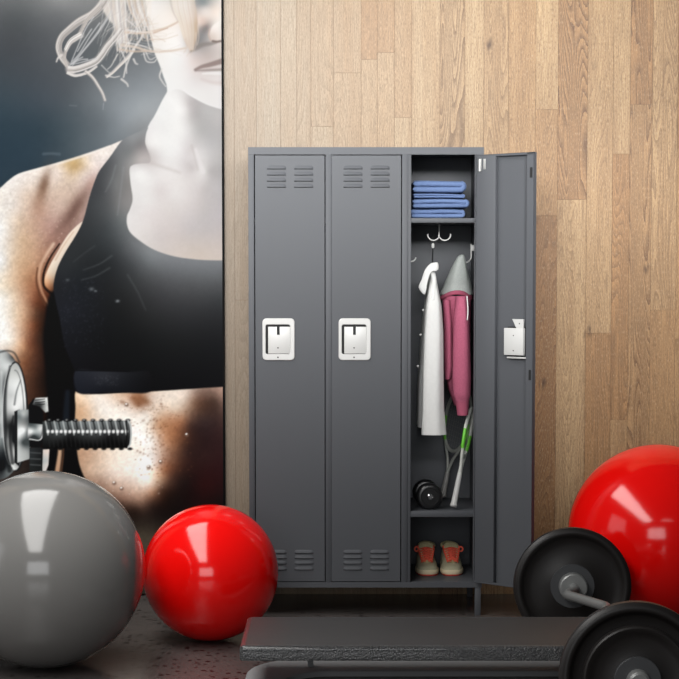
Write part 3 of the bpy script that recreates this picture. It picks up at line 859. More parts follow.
    def hair(s, pts, n, spread, cols, wd=(1.2, .6), alpha=.85, seed=0, taper=True):
        r = random.Random(seed)
        for k in range(n):
            o = [(x+r.gauss(0, 1)*.0+spread*(2*k/(max(n-1, 1))-1)*(.6+.6*r.random()), y+spread*.5*(r.random()-.5)) for x, y in pts]
            s.stroke(o, (wd[0]*(.7+.6*r.random()), wd[1]), cols[r.randrange(len(cols))], alpha, .6)

def paint_print(U, Vv):
    p = Print(U, Vv)
    r = np.random.RandomState(3)
    def vnoise(sc, seed):
        g = np.random.RandomState(seed).rand(160, 160)*2-1
        x, y = (U+200)/sc, (Vv+60)/sc
        xi, yi = np.floor(x).astype(int), np.floor(y).astype(int); fx, fy = x-xi, y-yi
        fx, fy = fx*fx*(3-2*fx), fy*fy*(3-2*fy)
        G = lambda a, b: g[b % 160, a % 160]
        return (G(xi, yi)*(1-fx)+G(xi+1, yi)*fx)*(1-fy)+(G(xi, yi+1)*(1-fx)+G(xi+1, yi+1)*fx)*fy
    p.grain = .5*vnoise(1.6, 1)+.5*vnoise(3.3, 2)+.35*vnoise(8, 3)
    allw = (slice(None), slice(None))
    # backdrop
    p.img[:] = p.field([(-120, 0, 96, 98, 99), (-120, 120, 50, 64, 74), (-120, 300, 30, 36, 42), (0, 0, 112, 114, 115), (60, 0, 148, 149, 148), (100, 0, 140, 141, 140), (60, 14, 118, 120, 121), (20, 20, 88, 92, 94), (10, 45, 73, 77, 81), (45, 50, 84, 88, 92), (8, 75, 66, 74, 80), (0, 110, 54, 70, 80),
        (40, 100, 68, 78, 86), (40, 128, 49, 65, 75), (10, 150, 44, 62, 74), (25, 160, 43, 61, 73), (70, 90, 84, 90, 95), (70, 125, 74, 86, 93), (75, 148, 76, 88, 95), (100, 60, 98, 103, 106), (95, 95, 112, 118, 122), (100, 125, 106, 114, 119), (112, 138, 118, 126, 131), (118, 60, 108, 112, 115), (125, 92, 138, 144, 148),
        (140, 90, 146, 152, 156), (130, 118, 152, 158, 162), (148, 108, 165, 170, 173), (140, 128, 146, 150, 152), (135, 30, 110, 114, 116), (230, 0, 150, 152, 152), (40, 500, 12, 11, 11), (100, 520, 14, 12, 11), (-100, 480, 18, 20, 22), (60, 590, 14, 12, 11), (-100, 590, 14, 14, 14)], allw, 3.4, 9)
    p.img += (2.2*vnoise(26, 7)+1.2*vnoise(5, 8))[..., None]
    p.stroke([(44, 154.5), (52, 154), (60, 154.6)], 2, (110, 124, 134), .55, 1.6)
    p.stroke([(70, 106), (77, 106.5)], 1.2, (120, 128, 134), .5)
    # ---------------- raised arm and shoulder
    arm = [(-30, 260), (-14, 212), (-2, 192), (4, 186), (10, 180.5), (20, 174), (40, 168.2), (55, 164), (75, 158), (95, 151.5), (110, 146), (123, 141), (118, 150), (108, 162), (99, 176), (92, 197), (84, 221), (70, 250), (58, 275), (55, 292), (52, 312), (50, 345), (50, 400), (46, 475), (-30, 480), (-34, 350)]
    skin = [(-20, 260, 250, 246, 240), (0, 200, 246, 238, 228), (2, 230, 249, 245, 240), (2, 262, 246, 243, 238), (12, 205, 242, 232, 222), (14, 185, 250, 242, 234), (25, 178, 250, 240, 230), (26, 196, 232, 212, 194), (45, 172, 248, 236, 224), (60, 172, 240, 222, 205), (75, 166, 206, 176, 128), (92, 158, 248, 234, 220), (108, 150, 252, 243, 234), (84, 176, 238, 220, 204), (60, 188, 226, 203, 184), (70, 198, 214, 188, 170),
            (18, 222, 226, 204, 182), (22, 240, 214, 184, 154), (36, 222, 206, 172, 150), (36, 240, 200, 164, 138), (50, 224, 190, 154, 140), (52, 238, 176, 136, 120), (14, 262, 226, 200, 172), (14, 280, 222, 192, 162), (26, 262, 206, 168, 134), (28, 282, 186, 138, 104), (38, 262, 190, 146, 116), (4, 285, 238, 222, 200), (36, 288, 148, 96, 68), (44, 262, 170, 124, 98),
            (4, 300, 246, 240, 230), (16, 296, 222, 196, 170), (6, 325, 250, 244, 236), (18, 315, 226, 198, 170), (27, 308, 188, 146, 116), (34, 304, 130, 84, 60), (40, 315, 74, 46, 32), (24, 328, 196, 154, 124), (33, 325, 124, 78, 54), (12, 340, 244, 230, 214), (22, 344, 200, 158, 126), (30, 342, 130, 84, 60), (40, 340, 58, 36, 26),
            (24, 362, 130, 86, 60), (34, 362, 88, 54, 38), (42, 365, 48, 28, 20), (34, 390, 62, 38, 27), (42, 400, 40, 24, 17), (30, 420, 50, 30, 22), (48, 330, 20, 13, 10), (48, 380, 16, 10, 8), (40, 440, 22, 14, 11)]
    p.area(arm, skin, .8, grain=.075, p=4.2, soft=4.5)
    p.stroke([(0, 190.5), (10, 181.5), (20, 175), (40, 169.2), (75, 159), (110, 147)], 2.2, (255, 248, 240), .7, 1.2)
    # muscle shadows
    p.blob(43, 190, 21, 6, (116, 78, 54), .55, 1.84); p.blob(45, 184, 10, 4, (92, 58, 40), .4, 1.84); p.blob(40, 210, 14, 8, (182, 140, 118), .45, 1.5)
    p.blob(77, 207, 36, 9, (126, 92, 78), .62, 2.16); p.blob(74, 211, 22, 5, (80, 52, 46), .42, 2.16); p.blob(92, 184, 10, 6, (196, 154, 140), .45, 1.9)
    p.blob(77, 166, 9, 4, (208, 172, 128), .35, .1); p.blob(62, 205, 8, 14, (226, 206, 190), .35, .5)
    for k in range(60):
        x, y = 26+r.rand()*50, 205+r.rand()*60
        p.blob(x, y, .8, .8, (236, 214, 196), .25)
    # folds of skin at the armpit
    p.area([(83, 222), (72, 231), (65, 240), (58, 252), (50, 266), (45, 279), (46, 288), (53, 292), (55, 284), (58, 270), (67, 252), (76, 237)], [(80, 225, 244, 226, 208), (68, 242, 242, 224, 204), (58, 258, 244, 226, 206), (50, 274, 234, 206, 178), (48, 284, 196, 146, 110), (54, 288, 120, 80, 56)], .9)
    p.stroke([(54, 244), (48, 253), (42, 264), (39.5, 276), (41.5, 289), (46, 299), (50, 306)], (3, 1.8), (236, 206, 180), .75, 1.5, col2=(206, 150, 112))
    p.stroke([(60, 244), (53, 254), (47.5, 264), (44, 275), (44.5, 286), (51, 293), (55, 296)], (1.4, 3.2), (30, 18, 13), .9, .9)
    p.stroke([(38, 268), (37, 280), (40, 294), (46, 305)], (1.5, 2.5), (92, 56, 38), .75, 1)
    p.stroke([(74, 232), (64, 246), (56, 260)], (1, 2), (200, 166, 140), .5, 1)
    # black gap between arm and ribs
    p.area([(53, 291), (58, 296), (64, 325), (70, 352), (77, 372), (79, 394), (76, 410), (76, 440), (80, 462), (88, 482), (100, 500), (104, 530), (40, 530), (44, 470), (47, 420), (47, 380), (44, 345), (46, 318), (48, 302)], (9, 8, 9), 2.6)
    p.stroke([(68, 392), (67, 410), (66, 432)], (5, 7), (26, 33, 42), .7, 2)
    p.stroke([(61, 440), (60, 455), (57, 476)], (3, 5), (222, 184, 152), .9, 1.4, col2=(206, 160, 126))
    p.stroke([(64, 440), (63.5, 456), (61, 476)], (1.5, 2), (120, 80, 56), .6, 1)
    # ---------------- belly
    belly = [(77.5, 389), (100, 389), (150, 388), (240, 384), (240, 600), (120, 600), (108, 524), (98, 500), (87, 481), (80, 464), (77, 446), (75.5, 425), (76, 408)]
    p.area(belly, [(82, 398, 244, 214, 182), (84, 410, 220, 182, 148), (90, 425, 226, 196, 168), (80, 440, 200, 160, 128), (96, 396, 250, 236, 220), (104, 410, 250, 240, 228), (118, 396, 232, 204, 180), (128, 405, 236, 214, 196), (140, 400, 170, 124, 94), (150, 398, 214, 188, 168), (165, 396, 238, 222, 206), (185, 394, 226, 206, 190), (195, 402, 128, 98, 80), (200, 396, 120, 92, 78), (215, 400, 88, 66, 56), (222, 395, 150, 120, 106),
        (148, 418, 248, 236, 222), (158, 424, 206, 164, 132), (150, 440, 252, 246, 238), (140, 450, 250, 240, 228), (170, 418, 196, 150, 118), (176, 408, 224, 200, 178), (182, 420, 158, 112, 84), (190, 425, 78, 52, 42), (205, 420, 56, 40, 37), (218, 430, 50, 32, 31), (166, 440, 190, 142, 110), (176, 445, 130, 88, 64), (186, 450, 60, 38, 31), (205, 455, 44, 25, 24), (218, 470, 40, 17, 18), (150, 462, 252, 246, 240), (158, 475, 214, 178, 150), (164, 468, 166, 118, 90), (172, 475, 84, 54, 41), (185, 480, 32, 19, 17), (205, 485, 38, 13, 13),
        (120, 455, 246, 232, 216), (105, 455, 232, 208, 186), (92, 455, 200, 166, 140), (96, 470, 214, 184, 160), (115, 472, 238, 218, 202), (135, 475, 246, 232, 220), (100, 480, 176, 144, 124), (115, 485, 196, 164, 144), (134, 488, 212, 182, 162), (148, 482, 240, 222, 206), (152, 490, 178, 140, 116), (162, 490, 82, 56, 43), (112, 496, 122, 92, 76), (125, 498, 134, 102, 86), (140, 500, 142, 110, 92), (150, 500, 98, 70, 56), (118, 506, 54, 38, 30), (135, 508, 58, 41, 33), (155, 506, 40, 26, 21), (175, 500, 22, 13, 11), (140, 518, 40, 30, 25), (120, 520, 34, 25, 20), (200, 505, 26, 11, 11), (150, 535, 66, 58, 48), (135, 540, 74, 66, 54), (160, 560, 60, 52, 44), (220, 560, 30, 22, 20), (100, 560, 40, 34, 30), (222, 505, 20, 12, 12)], 1.1, grain=.06, p=4.4, soft=4)
    for x, y, rr in ((141, 399, 6), (138, 403, 4), (146, 401, 4), (134, 398, 3), (123, 402, 2.5)):
        p.blob(x, y, rr*1.3, rr*.8, (130, 84, 56), .55, .3)
    rs = random.Random(11)
    for k in range(240):
        a = rs.random(); x = 152+rs.gauss(0, 1)*14+12*a; y = 404+a*72+rs.gauss(0, 5)
        p.blob(x, y, .6+.8*rs.random(), .5+.7*rs.random(), (112, 70, 48), .12+.3*rs.random())
    for k in range(70):
        p.blob(118+rs.random()*44, 397+rs.random()*14, .7, .6, (96, 60, 42), .3*rs.random())
    for k in range(110):
        p.blob(84+rs.random()*80, 395+rs.random()*100, .5+.5*rs.random(), .5+.5*rs.random(), (255, 250, 244), .3*rs.random())
    for x, y in ((114.6, 482), (122, 487.5), (149, 466), (187, 434), (161, 461), (127, 404)):   # drops of sweat
        p.blob(x, y+.4, 2.3, 2.1, (110, 84, 70), .75, hard=2); p.blob(x-.4, y-.5, 1.1, .9, (255, 250, 244), .95, hard=2)
    # ---------------- chest and neck
    p.area([(170, 84), (167.5, 92), (162, 102), (155, 116), (150, 124), (146, 133), (144.5, 142), (143, 152), (136, 163), (126, 170), (124, 190), (128, 204), (124, 216), (124, 236), (140, 250), (170, 262), (240, 266), (262, 266), (262, 84), (200, 84)],
        [(166, 96, 246, 245, 242), (160, 112, 246, 246, 243), (152, 130, 242, 240, 238), (150, 145, 236, 233, 230), (170, 110, 247, 246, 243), (165, 130, 243, 242, 239), (178, 100, 246, 244, 241), (184, 110, 240, 237, 234), (184, 130, 241, 239, 236), (180, 150, 241, 238, 236), (165, 155, 239, 237, 234), (154, 160, 216, 210, 207), (146, 160, 200, 194, 191), (142, 152, 186, 180, 178), (190, 104, 206, 201, 199), (194, 115, 194, 190, 188), (205, 112, 192, 190, 188), (218, 120, 196, 193, 191), (200, 130, 192, 190, 188), (212, 140, 192, 190, 189), (220, 160, 194, 191, 189),
         (190, 150, 222, 217, 215), (198, 155, 226, 222, 220), (203, 172, 226, 222, 219), (210, 172, 200, 196, 194), (193, 168, 214, 208, 206), (180, 175, 234, 229, 226), (165, 172, 238, 234, 231), (140, 172, 242, 240, 237), (136, 185, 238, 236, 233), (150, 182, 239, 236, 233), (160, 192, 228, 221, 218), (150, 200, 236, 232, 229), (175, 195, 234, 229, 226), (190, 185, 228, 222, 219), (205, 190, 206, 200, 198), (218, 185, 198, 194, 193), (190, 205, 220, 213, 210), (170, 210, 224, 217, 213), (150, 215, 231, 224, 221), (136, 205, 232, 229, 226), (132, 220, 234, 230, 227), (205, 210, 202, 196, 194), (220, 215, 200, 194, 194), (145, 232, 228, 222, 218), (160, 240, 214, 206, 202), (175, 232, 214, 205, 201), (190, 230, 204, 197, 195), (210, 230, 200, 193, 191), (180, 250, 214, 203, 195), (200, 252, 210, 198, 188), (220, 250, 212, 200, 192)], .9, grain=.006, p=4, soft=4.5)
    p.stroke([(150, 163), (165, 168), (180, 173)], (3, 2), (206, 198, 194), .6, 2.5)
    p.stroke([(196, 150), (199, 160), (203, 172)], (3, 5), (236, 232, 230), .8, 1.6)
    p.stroke([(192, 146), (195, 158), (198, 170)], 2, (204, 196, 193), .5, 1.6)
    # ---------------- sports top
    top = [(122, 141.5), (132, 135.5), (140, 132), (148, 128), (146.5, 134), (145.5, 142), (147, 148), (150.5, 157), (150, 163), (141, 164), (133, 165.5), (130, 170), (131, 184), (133, 199), (130.5, 209), (127.5, 216), (127.5, 225), (131, 233), (141, 241.5), (155, 250), (175, 256.5), (200, 259.8), (222, 260.5), (240, 261), (262, 261), (262, 386), (240, 386), (222, 386.6), (205, 387.6), (185, 389), (130, 392.2), (78, 392.2), (75.5, 371), (65, 345), (60, 318), (55.5, 298), (54, 285), (58, 268), (66, 252), (76, 236), (83.5, 221), (90, 197), (95, 182), (100, 171), (110, 158)]
    p.area(top, [(124, 144, 128, 130, 132), (134, 140, 142, 144, 145), (146, 132, 150, 152, 153), (140, 145, 140, 138, 138), (130, 152, 132, 133, 133), (118, 152, 116, 118, 120), (112, 162, 96, 98, 100), (106, 172, 82, 84, 86), (122, 165, 126, 127, 127), (142, 154, 172, 166, 164), (140, 160, 184, 178, 175), (104, 190, 78, 80, 82), (116, 185, 116, 117, 117), (127, 185, 134, 132, 130), (98, 205, 70, 73, 75), (110, 205, 92, 94, 95), (122, 205, 128, 127, 126), (92, 220, 58, 61, 63), (108, 225, 72, 76, 78), (120, 222, 102, 106, 107),
        (84, 240, 46, 49, 51), (100, 245, 48, 52, 54), (118, 245, 70, 74, 76), (132, 245, 104, 107, 109), (150, 256, 124, 128, 130), (170, 262, 122, 125, 128), (195, 264, 124, 127, 130), (218, 266, 122, 125, 128), (72, 258, 42, 45, 47), (64, 272, 38, 41, 44), (90, 262, 36, 39, 41), (112, 262, 42, 45, 47), (135, 264, 76, 79, 81), (160, 276, 88, 90, 92), (190, 280, 93, 95, 97), (218, 282, 92, 94, 96), (60, 288, 30, 32, 36), (80, 285, 28, 31, 35), (105, 285, 30, 32, 34), (130, 285, 46, 48, 49), (160, 295, 60, 61, 63), (190, 300, 62, 63, 65), (220, 300, 60, 62, 64), (68, 310, 28, 30, 36), (90, 310, 24, 26, 30), (120, 308, 26, 27, 28), (150, 315, 38, 39, 40), (185, 320, 41, 42, 44), (220, 320, 40, 41, 43), (75, 340, 20, 21, 25), (100, 340, 16, 17, 19), (140, 340, 19, 20, 21), (180, 345, 24, 25, 26), (220, 345, 25, 26, 28), (90, 365, 14, 14, 17), (130, 365, 13, 14, 15), (180, 370, 16, 16, 18), (222, 375, 17, 17, 19)], .8, p=4, soft=5)
    p.area([(76, 370.5), (100, 370.5), (130, 371.5), (150, 372), (150, 391.5), (120, 392), (100, 392.3), (78.5, 392.2)], [(80, 380, 32, 35, 43), (105, 378, 40, 42, 48), (105, 388, 24, 26, 32), (140, 382, 16, 17, 20), (150, 380, 14, 14, 16)], 1.2, .9)
    p.stroke([(76, 370), (95, 370.4), (130, 371)], 1.4, (8, 8, 10), .8)
    for k in range(90): p.blob(95+rs.random()*24, 375+rs.random()*10, .6, .6, (66, 68, 74), .5*rs.random())
    for pts, a in (([(128, 205), (121, 250), (116, 266)], 0), ([(112, 256), (100, 264), (84, 270)], .2), ([(110, 268), (96, 276), (82, 280)], .2), ([(116, 166), (112, 180), (106, 192)], .3), ([(124, 168), (120, 200), (118, 215)], .35), ([(128, 275), (138, 292), (146, 310)], .16), ([(95, 246), (84, 254), (74, 262)], .12)):
        p.stroke(pts, (1.8, 1), (150, 154, 156), a, 1.4)
    for x, y, rr, a in ((118, 301, 2, .7), (92, 289, 2.6, .45), (68, 280, 2, .3), (96, 291, 1.6, .5)): p.blob(x, y, rr, rr*.7, (160, 166, 170), a)
    for k in range(260):
        p.blob(60+rs.random()*44, 278+rs.random()*70, .7, .7, (70, 74, 86), .3*rs.random())
    # ---------------- face
    p.area([(146, -60), (147, 8), (149, 24), (151.5, 40), (155, 54), (160, 66), (164, 78), (167, 86), (168.5, 93), (176, 90), (183, 91.5), (188, 95), (196, 99.5), (206, 104.5), (214, 107.4), (223, 109.6), (236, 111), (262, 112), (262, -60)],
        [(150, 10, 250, 246, 241), (152, 30, 246, 240, 232), (158, 50, 246, 242, 236), (165, 70, 246, 244, 240), (170, 84, 246, 245, 242), (175, 15, 246, 236, 226), (165, 10, 246, 240, 232), (180, 60, 246, 244, 241), (185, 75, 242, 238, 235), (180, 85, 245, 243, 240), (180, 34, 246, 240, 234), (181, 44, 246, 242, 238), (186, 56, 240, 234, 230), (195, 62, 226, 214, 208), (196, 80, 232, 226, 223), (200, 92, 240, 237, 234), (210, 100, 240, 237, 234), (220, 106, 240, 237, 235), (212, 88, 238, 234, 231), (222, 90, 240, 236, 234), (208, 58, 204, 192, 186), (218, 54, 214, 204, 198), (200, 52, 190, 182, 178), (196, 42, 150, 147, 145), (203, 36, 150, 147, 146), (206, 28, 158, 148, 144), (200, 24, 224, 210, 200), (196, 14, 216, 204, 195), (206, 16, 236, 224, 214), (214, 12, 246, 232, 220), (218, 24, 250, 242, 234), (214, 32, 240, 230, 222), (220, 36, 250, 240, 232), (204, 4, 156, 160, 160), (212, -2, 190, 188, 184), (222, 2, 242, 234, 226)], .8, p=4, soft=3.2)
    p.area([(190, 53), (196, 46), (206, 43), (217, 43.5), (212, 46), (204, 47.5), (197, 51)], (146, 138, 133), 1.6, .8)
    p.area([(211.5, 29), (216, 24), (223, 21), (230, 22), (230, 43), (217, 43), (211.5, 41), (209.3, 35.5)], [(214, 30, 248, 238, 230), (220, 30, 252, 244, 237), (213, 38, 232, 218, 208), (220, 40, 240, 228, 220)], 1.3, .9)
    p.blob(203, 22, 5, 5, (232, 206, 192), .6); p.blob(206, 12, 7, 5, (248, 238, 230), .6)
    p.stroke([(213, 42), (217, 42.6), (221, 42)], 2.2, (120, 104, 98), .85, 1.1)
    p.stroke([(210, 30), (209, 36), (211, 41)], (1.2, 1.6), (206, 184, 172), .8, 1.2)
    p.stroke([(195.5, 70.5), (202, 67.5), (210, 65.5), (222, 62)], (2.5, 5.5), (150, 132, 127), .9, 1.3)
    p.stroke([(196, 71.5), (206, 71), (222, 70.5)], (1.6, 3.2), (134, 120, 116), .55, 1.1)
    p.stroke([(203, 74.5), (211, 74), (222, 74)], (1.5, 4), (242, 240, 236), .9, 1)
    p.stroke([(202, 80), (212, 83), (222, 84)], (2, 4), (212, 196, 192), .5, 2.5)
    p.stroke([(184, 91), (196, 99), (208, 105), (222, 109.5)], 1.2, (250, 248, 246), .6, 1)
    # ---------------- hair
    cream, sand, tan, ash = (242, 237, 231), (228, 216, 204), (214, 194, 174), (198, 194, 190)
    p.area([(100, -60), (103, 4), (105, 14), (113, 26), (119, 38), (124, 44), (130, 34), (136, 30), (141, 24), (146, 26), (150, 30), (150, -60)], [(110, 0, 232, 222, 212), (120, 20, 238, 230, 220), (135, 5, 214, 206, 198), (145, 10, 244, 236, 226), (118, 36, 226, 216, 206), (130, 24, 196, 190, 184)], 1.6, .8)
    for b in ([(128, 26), (131, 33), (138, 36), (142, 30), (137, 24)], [(126, 8), (129, 16), (134, 20), (133, 10), (129, 2)], [(140, 26), (146, 36), (150, 40), (148, 28)], [(112, 24), (110, 34), (114, 38), (117, 30)]):
        p.area(b, (118, 121, 123), 1.6, .6)
    p.hair([(118, -20), (120, 10), (122, 30), (124, 52)], 9, 7, [cream, sand, cream, ash], (2.4, 1.2), .8, 2)
    p.hair([(132, -20), (136, 8), (142, 24), (146, 40)], 8, 7, [cream, sand, tan, cream], (2.4, 1.0), .8, 3)
    # the long loops swinging to the left
    def lock(pts, w0, w1, n, sd, a=.9):
        rr = random.Random(sd); P = np.array(pts, float)
        p.stroke(pts, (w0, w1), (204, 197, 191), a*.55, 1.4)
        for k in range(n*2+2):
            o = (rr.random()-.5)*w0*1.0
            d = np.gradient(P, axis=0); nn = np.stack([-d[:, 1], d[:, 0]], 1)/np.hypot(d[:, 0], d[:, 1])[:, None]
            p.stroke([tuple(q) for q in P+nn*o*np.linspace(1, .7, len(P))[:, None]], (1.0, .6), [cream, sand, (252, 248, 243), ash, (168, 160, 154)][rr.randrange(5)], .35+.5*rr.random(), .55)
    lock([(112, -14), (104, 2), (94, 14), (80, 22), (70, 30), (62, 38), (59, 48), (62, 58), (68, 66)], 8, 3, 9, 21)
    lock([(100, 8), (88, 20), (78, 38), (70, 44), (66, 52), (65, 60), (69, 70), (74, 73.5)], 3, 3, 4, 22)
    lock([(82, 36), (72, 42), (66.5, 51)], 6, 3, 5, 27)
    lock([(69, 70), (76, 70), (86, 67), (96, 62.5), (102, 56), (108, 47), (116, 38), (122, 30)], 6.5, 9, 9, 23)
    lock([(68, 73), (76, 76), (88, 73), (97, 67)], 2.6, 1.8, 3, 24)
    lock([(86, 72), (93, 78), (99, 87), (103, 94), (105.5, 101)], 2.4, 2.8, 3, 25)
    for q in ([(112, 12), (100, 30), (88, 46), (72, 65)], [(108, 20), (97, 36), (84, 52), (73, 66)], [(94, 18), (86, 30), (78, 48), (72, 62)], [(100, 24), (90, 38), (80, 54), (71, 64)], [(88, 60), (80, 61), (70, 66)], [(97, 59), (86, 62), (74, 65)], [(83, 58), (77, 61), (71, 65)], [(92, 30), (84, 42), (78, 52)]):
        p.stroke(q, (1.3, 1.0), (206, 206, 206), .8, .6)
    p.stroke([(62, 56), (58.5, 59), (57, 62.5)], (2.6, 1.4), (226, 220, 214), .9, .7)
    p.stroke([(104, 104), (103.5, 110)], (1, .6), (190, 194, 198), .5, .7)
    lock([(134, 50), (128, 58), (120, 66), (113, 73), (107, 77.5)], 3, 2, 4, 31)
    for q, wd in (([(146, 24), (142, 38), (134, 50), (127, 66), (124, 78)], 2.4), ([(118, 40), (122, 52), (126, 62), (127, 74)], 1.8), ([(106, 76), (114, 78), (120, 77)], 1.3), ([(122, 80), (127, 84), (128.5, 87)], 2.2), ([(134, 60), (136, 64), (138, 65)], 2), ([(144, 54), (147, 62), (154, 63), (157, 60)], 1.5), ([(145, 50), (150, 60), (156, 58)], 1.2), ([(162, 70), (160, 77), (163, 83), (166, 87)], 1.8), ([(126, 20), (134, 26), (140, 33)], 1.5), ([(102, 66), (108, 72), (112, 75)], 1.0), ([(118, 55), (112, 66), (108, 70)], 1.2), ([(150, 26), (148, 40), (151, 52)], 1.6)):
        p.stroke(q, (wd, wd*.6), (226, 222, 217), .85, .7)
    for q, wd, c in (([(126, 33), (140, 34), (154, 32), (168, 28), (178, 23)], 2.6, (222, 200, 180)), ([(128, 31), (142, 33), (152, 33)], 1.6, cream), ([(122, 46), (136, 48), (150, 52), (168, 52), (186, 49)], 2.8, (226, 210, 194)), ([(120, 50), (132, 52), (146, 52)], 2.2, (206, 186, 168)), ([(124, 43), (140, 46), (152, 50)], 1.4, cream), ([(150, 40), (164, 40), (178, 36)], 1, (230, 214, 200)), ([(154, 34), (168, 29)], 1.1, (200, 168, 144))):
        p.stroke(q, (wd, wd*.7), c, .85, .9)
    rw = random.Random(77)
    for k in range(46):
        x = 104+rw.random()*46; y = rw.random()*18
        dx, dy = -6-rw.random()*26, 20+rw.random()*34
        p.stroke([(x, y), (x+dx*.3+rw.gauss(0, 3), y+dy*.4), (x+dx*.7+rw.gauss(0, 3), y+dy*.75), (x+dx, y+dy)], (.9, .5), (cream, sand, ash, (252, 250, 246))[k % 4], .16+.3*rw.random(), .7)
    for k in range(30):
        x = 122+rw.random()*30; y = 20+rw.random()*36
        p.stroke([(x, y), (x+8+rw.random()*10, y+rw.gauss(0, 4)), (x+16+rw.random()*22, y+rw.gauss(0, 5))], (.8, .5), (cream, tan, sand)[k % 3], .2+.25*rw.random(), .7)
    # the fringe falling beside the nose
    p.area([(170, -40), (172, 2), (177, 16), (181, 30), (184, 40), (188, 48), (191.5, 52), (195, 46), (197.5, 36), (198, 24), (197, 12), (195, 0), (194, -40)], [(176, 0, 242, 232, 220), (180, 20, 240, 228, 212), (186, 5, 240, 232, 222), (190, 20, 232, 216, 200), (188, 36, 230, 212, 192), (196, 25, 212, 190, 168), (192, 46, 206, 184, 164), (195, 5, 222, 208, 194)], 1.2, .95)
    for k in range(12):
        o = -7+14*k/11
        p.stroke([(182+o*.9, -20), (184+o, 6), (188+o*.85, 26), (191+o*.35, 50)], (1.5, .8), [cream, tan, (250, 244, 236), sand][k % 4], .38, 1.1)
    for q in ([(189, 44), (190, 52), (187, 57)], [(193, 42), (193.5, 50), (191, 56)], [(196, 34), (196.5, 44), (194.5, 52)], [(186, 40), (187, 48), (184, 54)], [(198, 26), (199, 38), (197.5, 46)]): p.stroke(q, (1.6, .5), (224, 206, 190), .6, .8)
    p.stroke([(168, -20), (172, 8), (178, 22)], (2, 1), (196, 184, 172), .5, 1)
    # ---------------- dumbbell in the print
    def ell(cx, cy, rx, ry, n=40, a0=0, a1=2*PI): return [(cx+rx*math.cos(a0+(a1-a0)*i/n), cy+ry*math.sin(a0+(a1-a0)*i/n)) for i in range(n+(a1-a0 < 6))]
    p.area(ell(0, 414, 28.5, 65), [(-6, 380, 120, 124, 124), (2, 356, 196, 200, 198), (8, 352, 150, 152, 150), (14, 356, 60, 62, 62), (3, 372, 176, 180, 178), (5, 390, 92, 97, 97), (3, 405, 140, 146, 145), (5, 425, 70, 75, 76), (2, 440, 120, 126, 126), (6, 452, 36, 40, 42), (4, 468, 28, 30, 32), (16, 364, 128, 130, 130), (22, 372, 40, 42, 42), (26, 400, 26, 27, 28), (10, 366, 210, 213, 211), (0, 420, 168, 173, 172), (9, 412, 46, 49, 50), (7, 470, 70, 74, 75)], .8, raw=True, soft=2.4, p=4)
    p.area(ell(16, 416, 11.5, 54), [(18, 368, 190, 192, 188), (22, 380, 232, 234, 230), (16, 385, 236, 238, 235), (24, 398, 244, 245, 242), (12, 395, 208, 210, 208), (16, 408, 232, 233, 230), (10, 425, 40, 42, 42), (14, 440, 30, 32, 33), (22, 460, 70, 72, 73), (14, 460, 226, 228, 224), (18, 455, 212, 214, 210), (20, 470, 190, 192, 190), (9, 440, 178, 180, 178)], .8, raw=True, soft=2.2, p=4)
    p.stroke(ell(16, 416, 11.8, 54, 30, -PI/2-.2, PI/2), 1.6, (20, 21, 22), .85, .7)
    p.stroke(ell(15.5, 416, 9, 46, 24, -PI/2, .2), 1.3, (110, 112, 112), .7, .7)
    p.stroke(ell(16, 416, 11.8, 54, 30, PI/2+.3, 3*PI/2-.2), 1.3, (52, 54, 55), .8, .7)
    p.stroke(ell(13, 416, 10, 50, 30, PI/2+.3, 3*PI/2-.2), 1, (235, 236, 234), .7, .7)
    p.stroke([(10.5, 366), (7, 385), (5.8, 410), (7, 445), (10, 470)], (1.5, 4), (22, 24, 25), .7, 1.4)
    p.stroke([(2, 372), (1.5, 400), (2.5, 436)], 3, (214, 217, 215), .6, 1.5)
    p.stroke([(0, 352), (8, 350.5), (15, 353), (20, 362)], 2, (30, 32, 33), .55, 1)
    p.stroke([(14, 416), (10.5, 436), (13, 462)], (2, 4), (24, 25, 26), .75, 1.3)
    p.stroke([(21, 380), (17, 392), (15, 404)], (1, 2), (96, 99, 99), .7, .9)
    def quad(pts, spots, f=.6, a=1): p.area(pts, spots, f, a, raw=True, soft=1.6, p=4)
    quad([(15, 411), (20, 409), (20, 466), (15, 462)], (26, 27, 28))
    quad([(18, 409.5), (31, 409), (31, 458), (18, 462)], [(20, 416, 128, 134, 134), (24, 414, 168, 172, 170), (29, 418, 90, 94, 95), (19, 425, 182, 186, 184), (24, 424, 158, 160, 158), (24, 430, 236, 238, 236), (20, 436, 212, 215, 213), (28, 432, 120, 124, 124), (24, 442, 70, 76, 76), (20, 446, 168, 172, 170), (27, 450, 150, 154, 152), (22, 456, 190, 193, 190)])
    quad([(29, 405), (34, 398), (40, 404), (44, 412), (44, 440), (40, 448), (30, 446)], (14, 14, 15))
    quad([(33, 404), (36, 397.5), (48, 397), (49, 411), (46, 412), (40, 406)], [(40, 399, 190, 192, 190), (47, 400, 226, 228, 224), (40, 404, 60, 62, 62), (47, 408, 200, 202, 198)])
    for y in (399.6, 402.2, 404.6): p.stroke([(36, y), (45, y-1)], 1, (26, 27, 28), .75, .5)
    quad([(28.5, 422.5), (43.5, 424), (41.5, 438.5), (28, 438)], [(31, 425, 100, 106, 106), (36, 427, 140, 146, 145), (31, 431, 226, 228, 226), (36, 432, 160, 166, 165), (40, 428, 200, 203, 201), (34, 436, 56, 60, 61)])
    p.stroke([(44, 423), (41.5, 438.5), (30, 438.6)], 1.1, (236, 238, 236), .9, .5)
    quad([(30, 447), (46, 447), (46, 471), (30, 471)], [(33, 455, 40, 43, 44), (38, 462, 28, 30, 30), (44, 455, 22, 22, 23)])
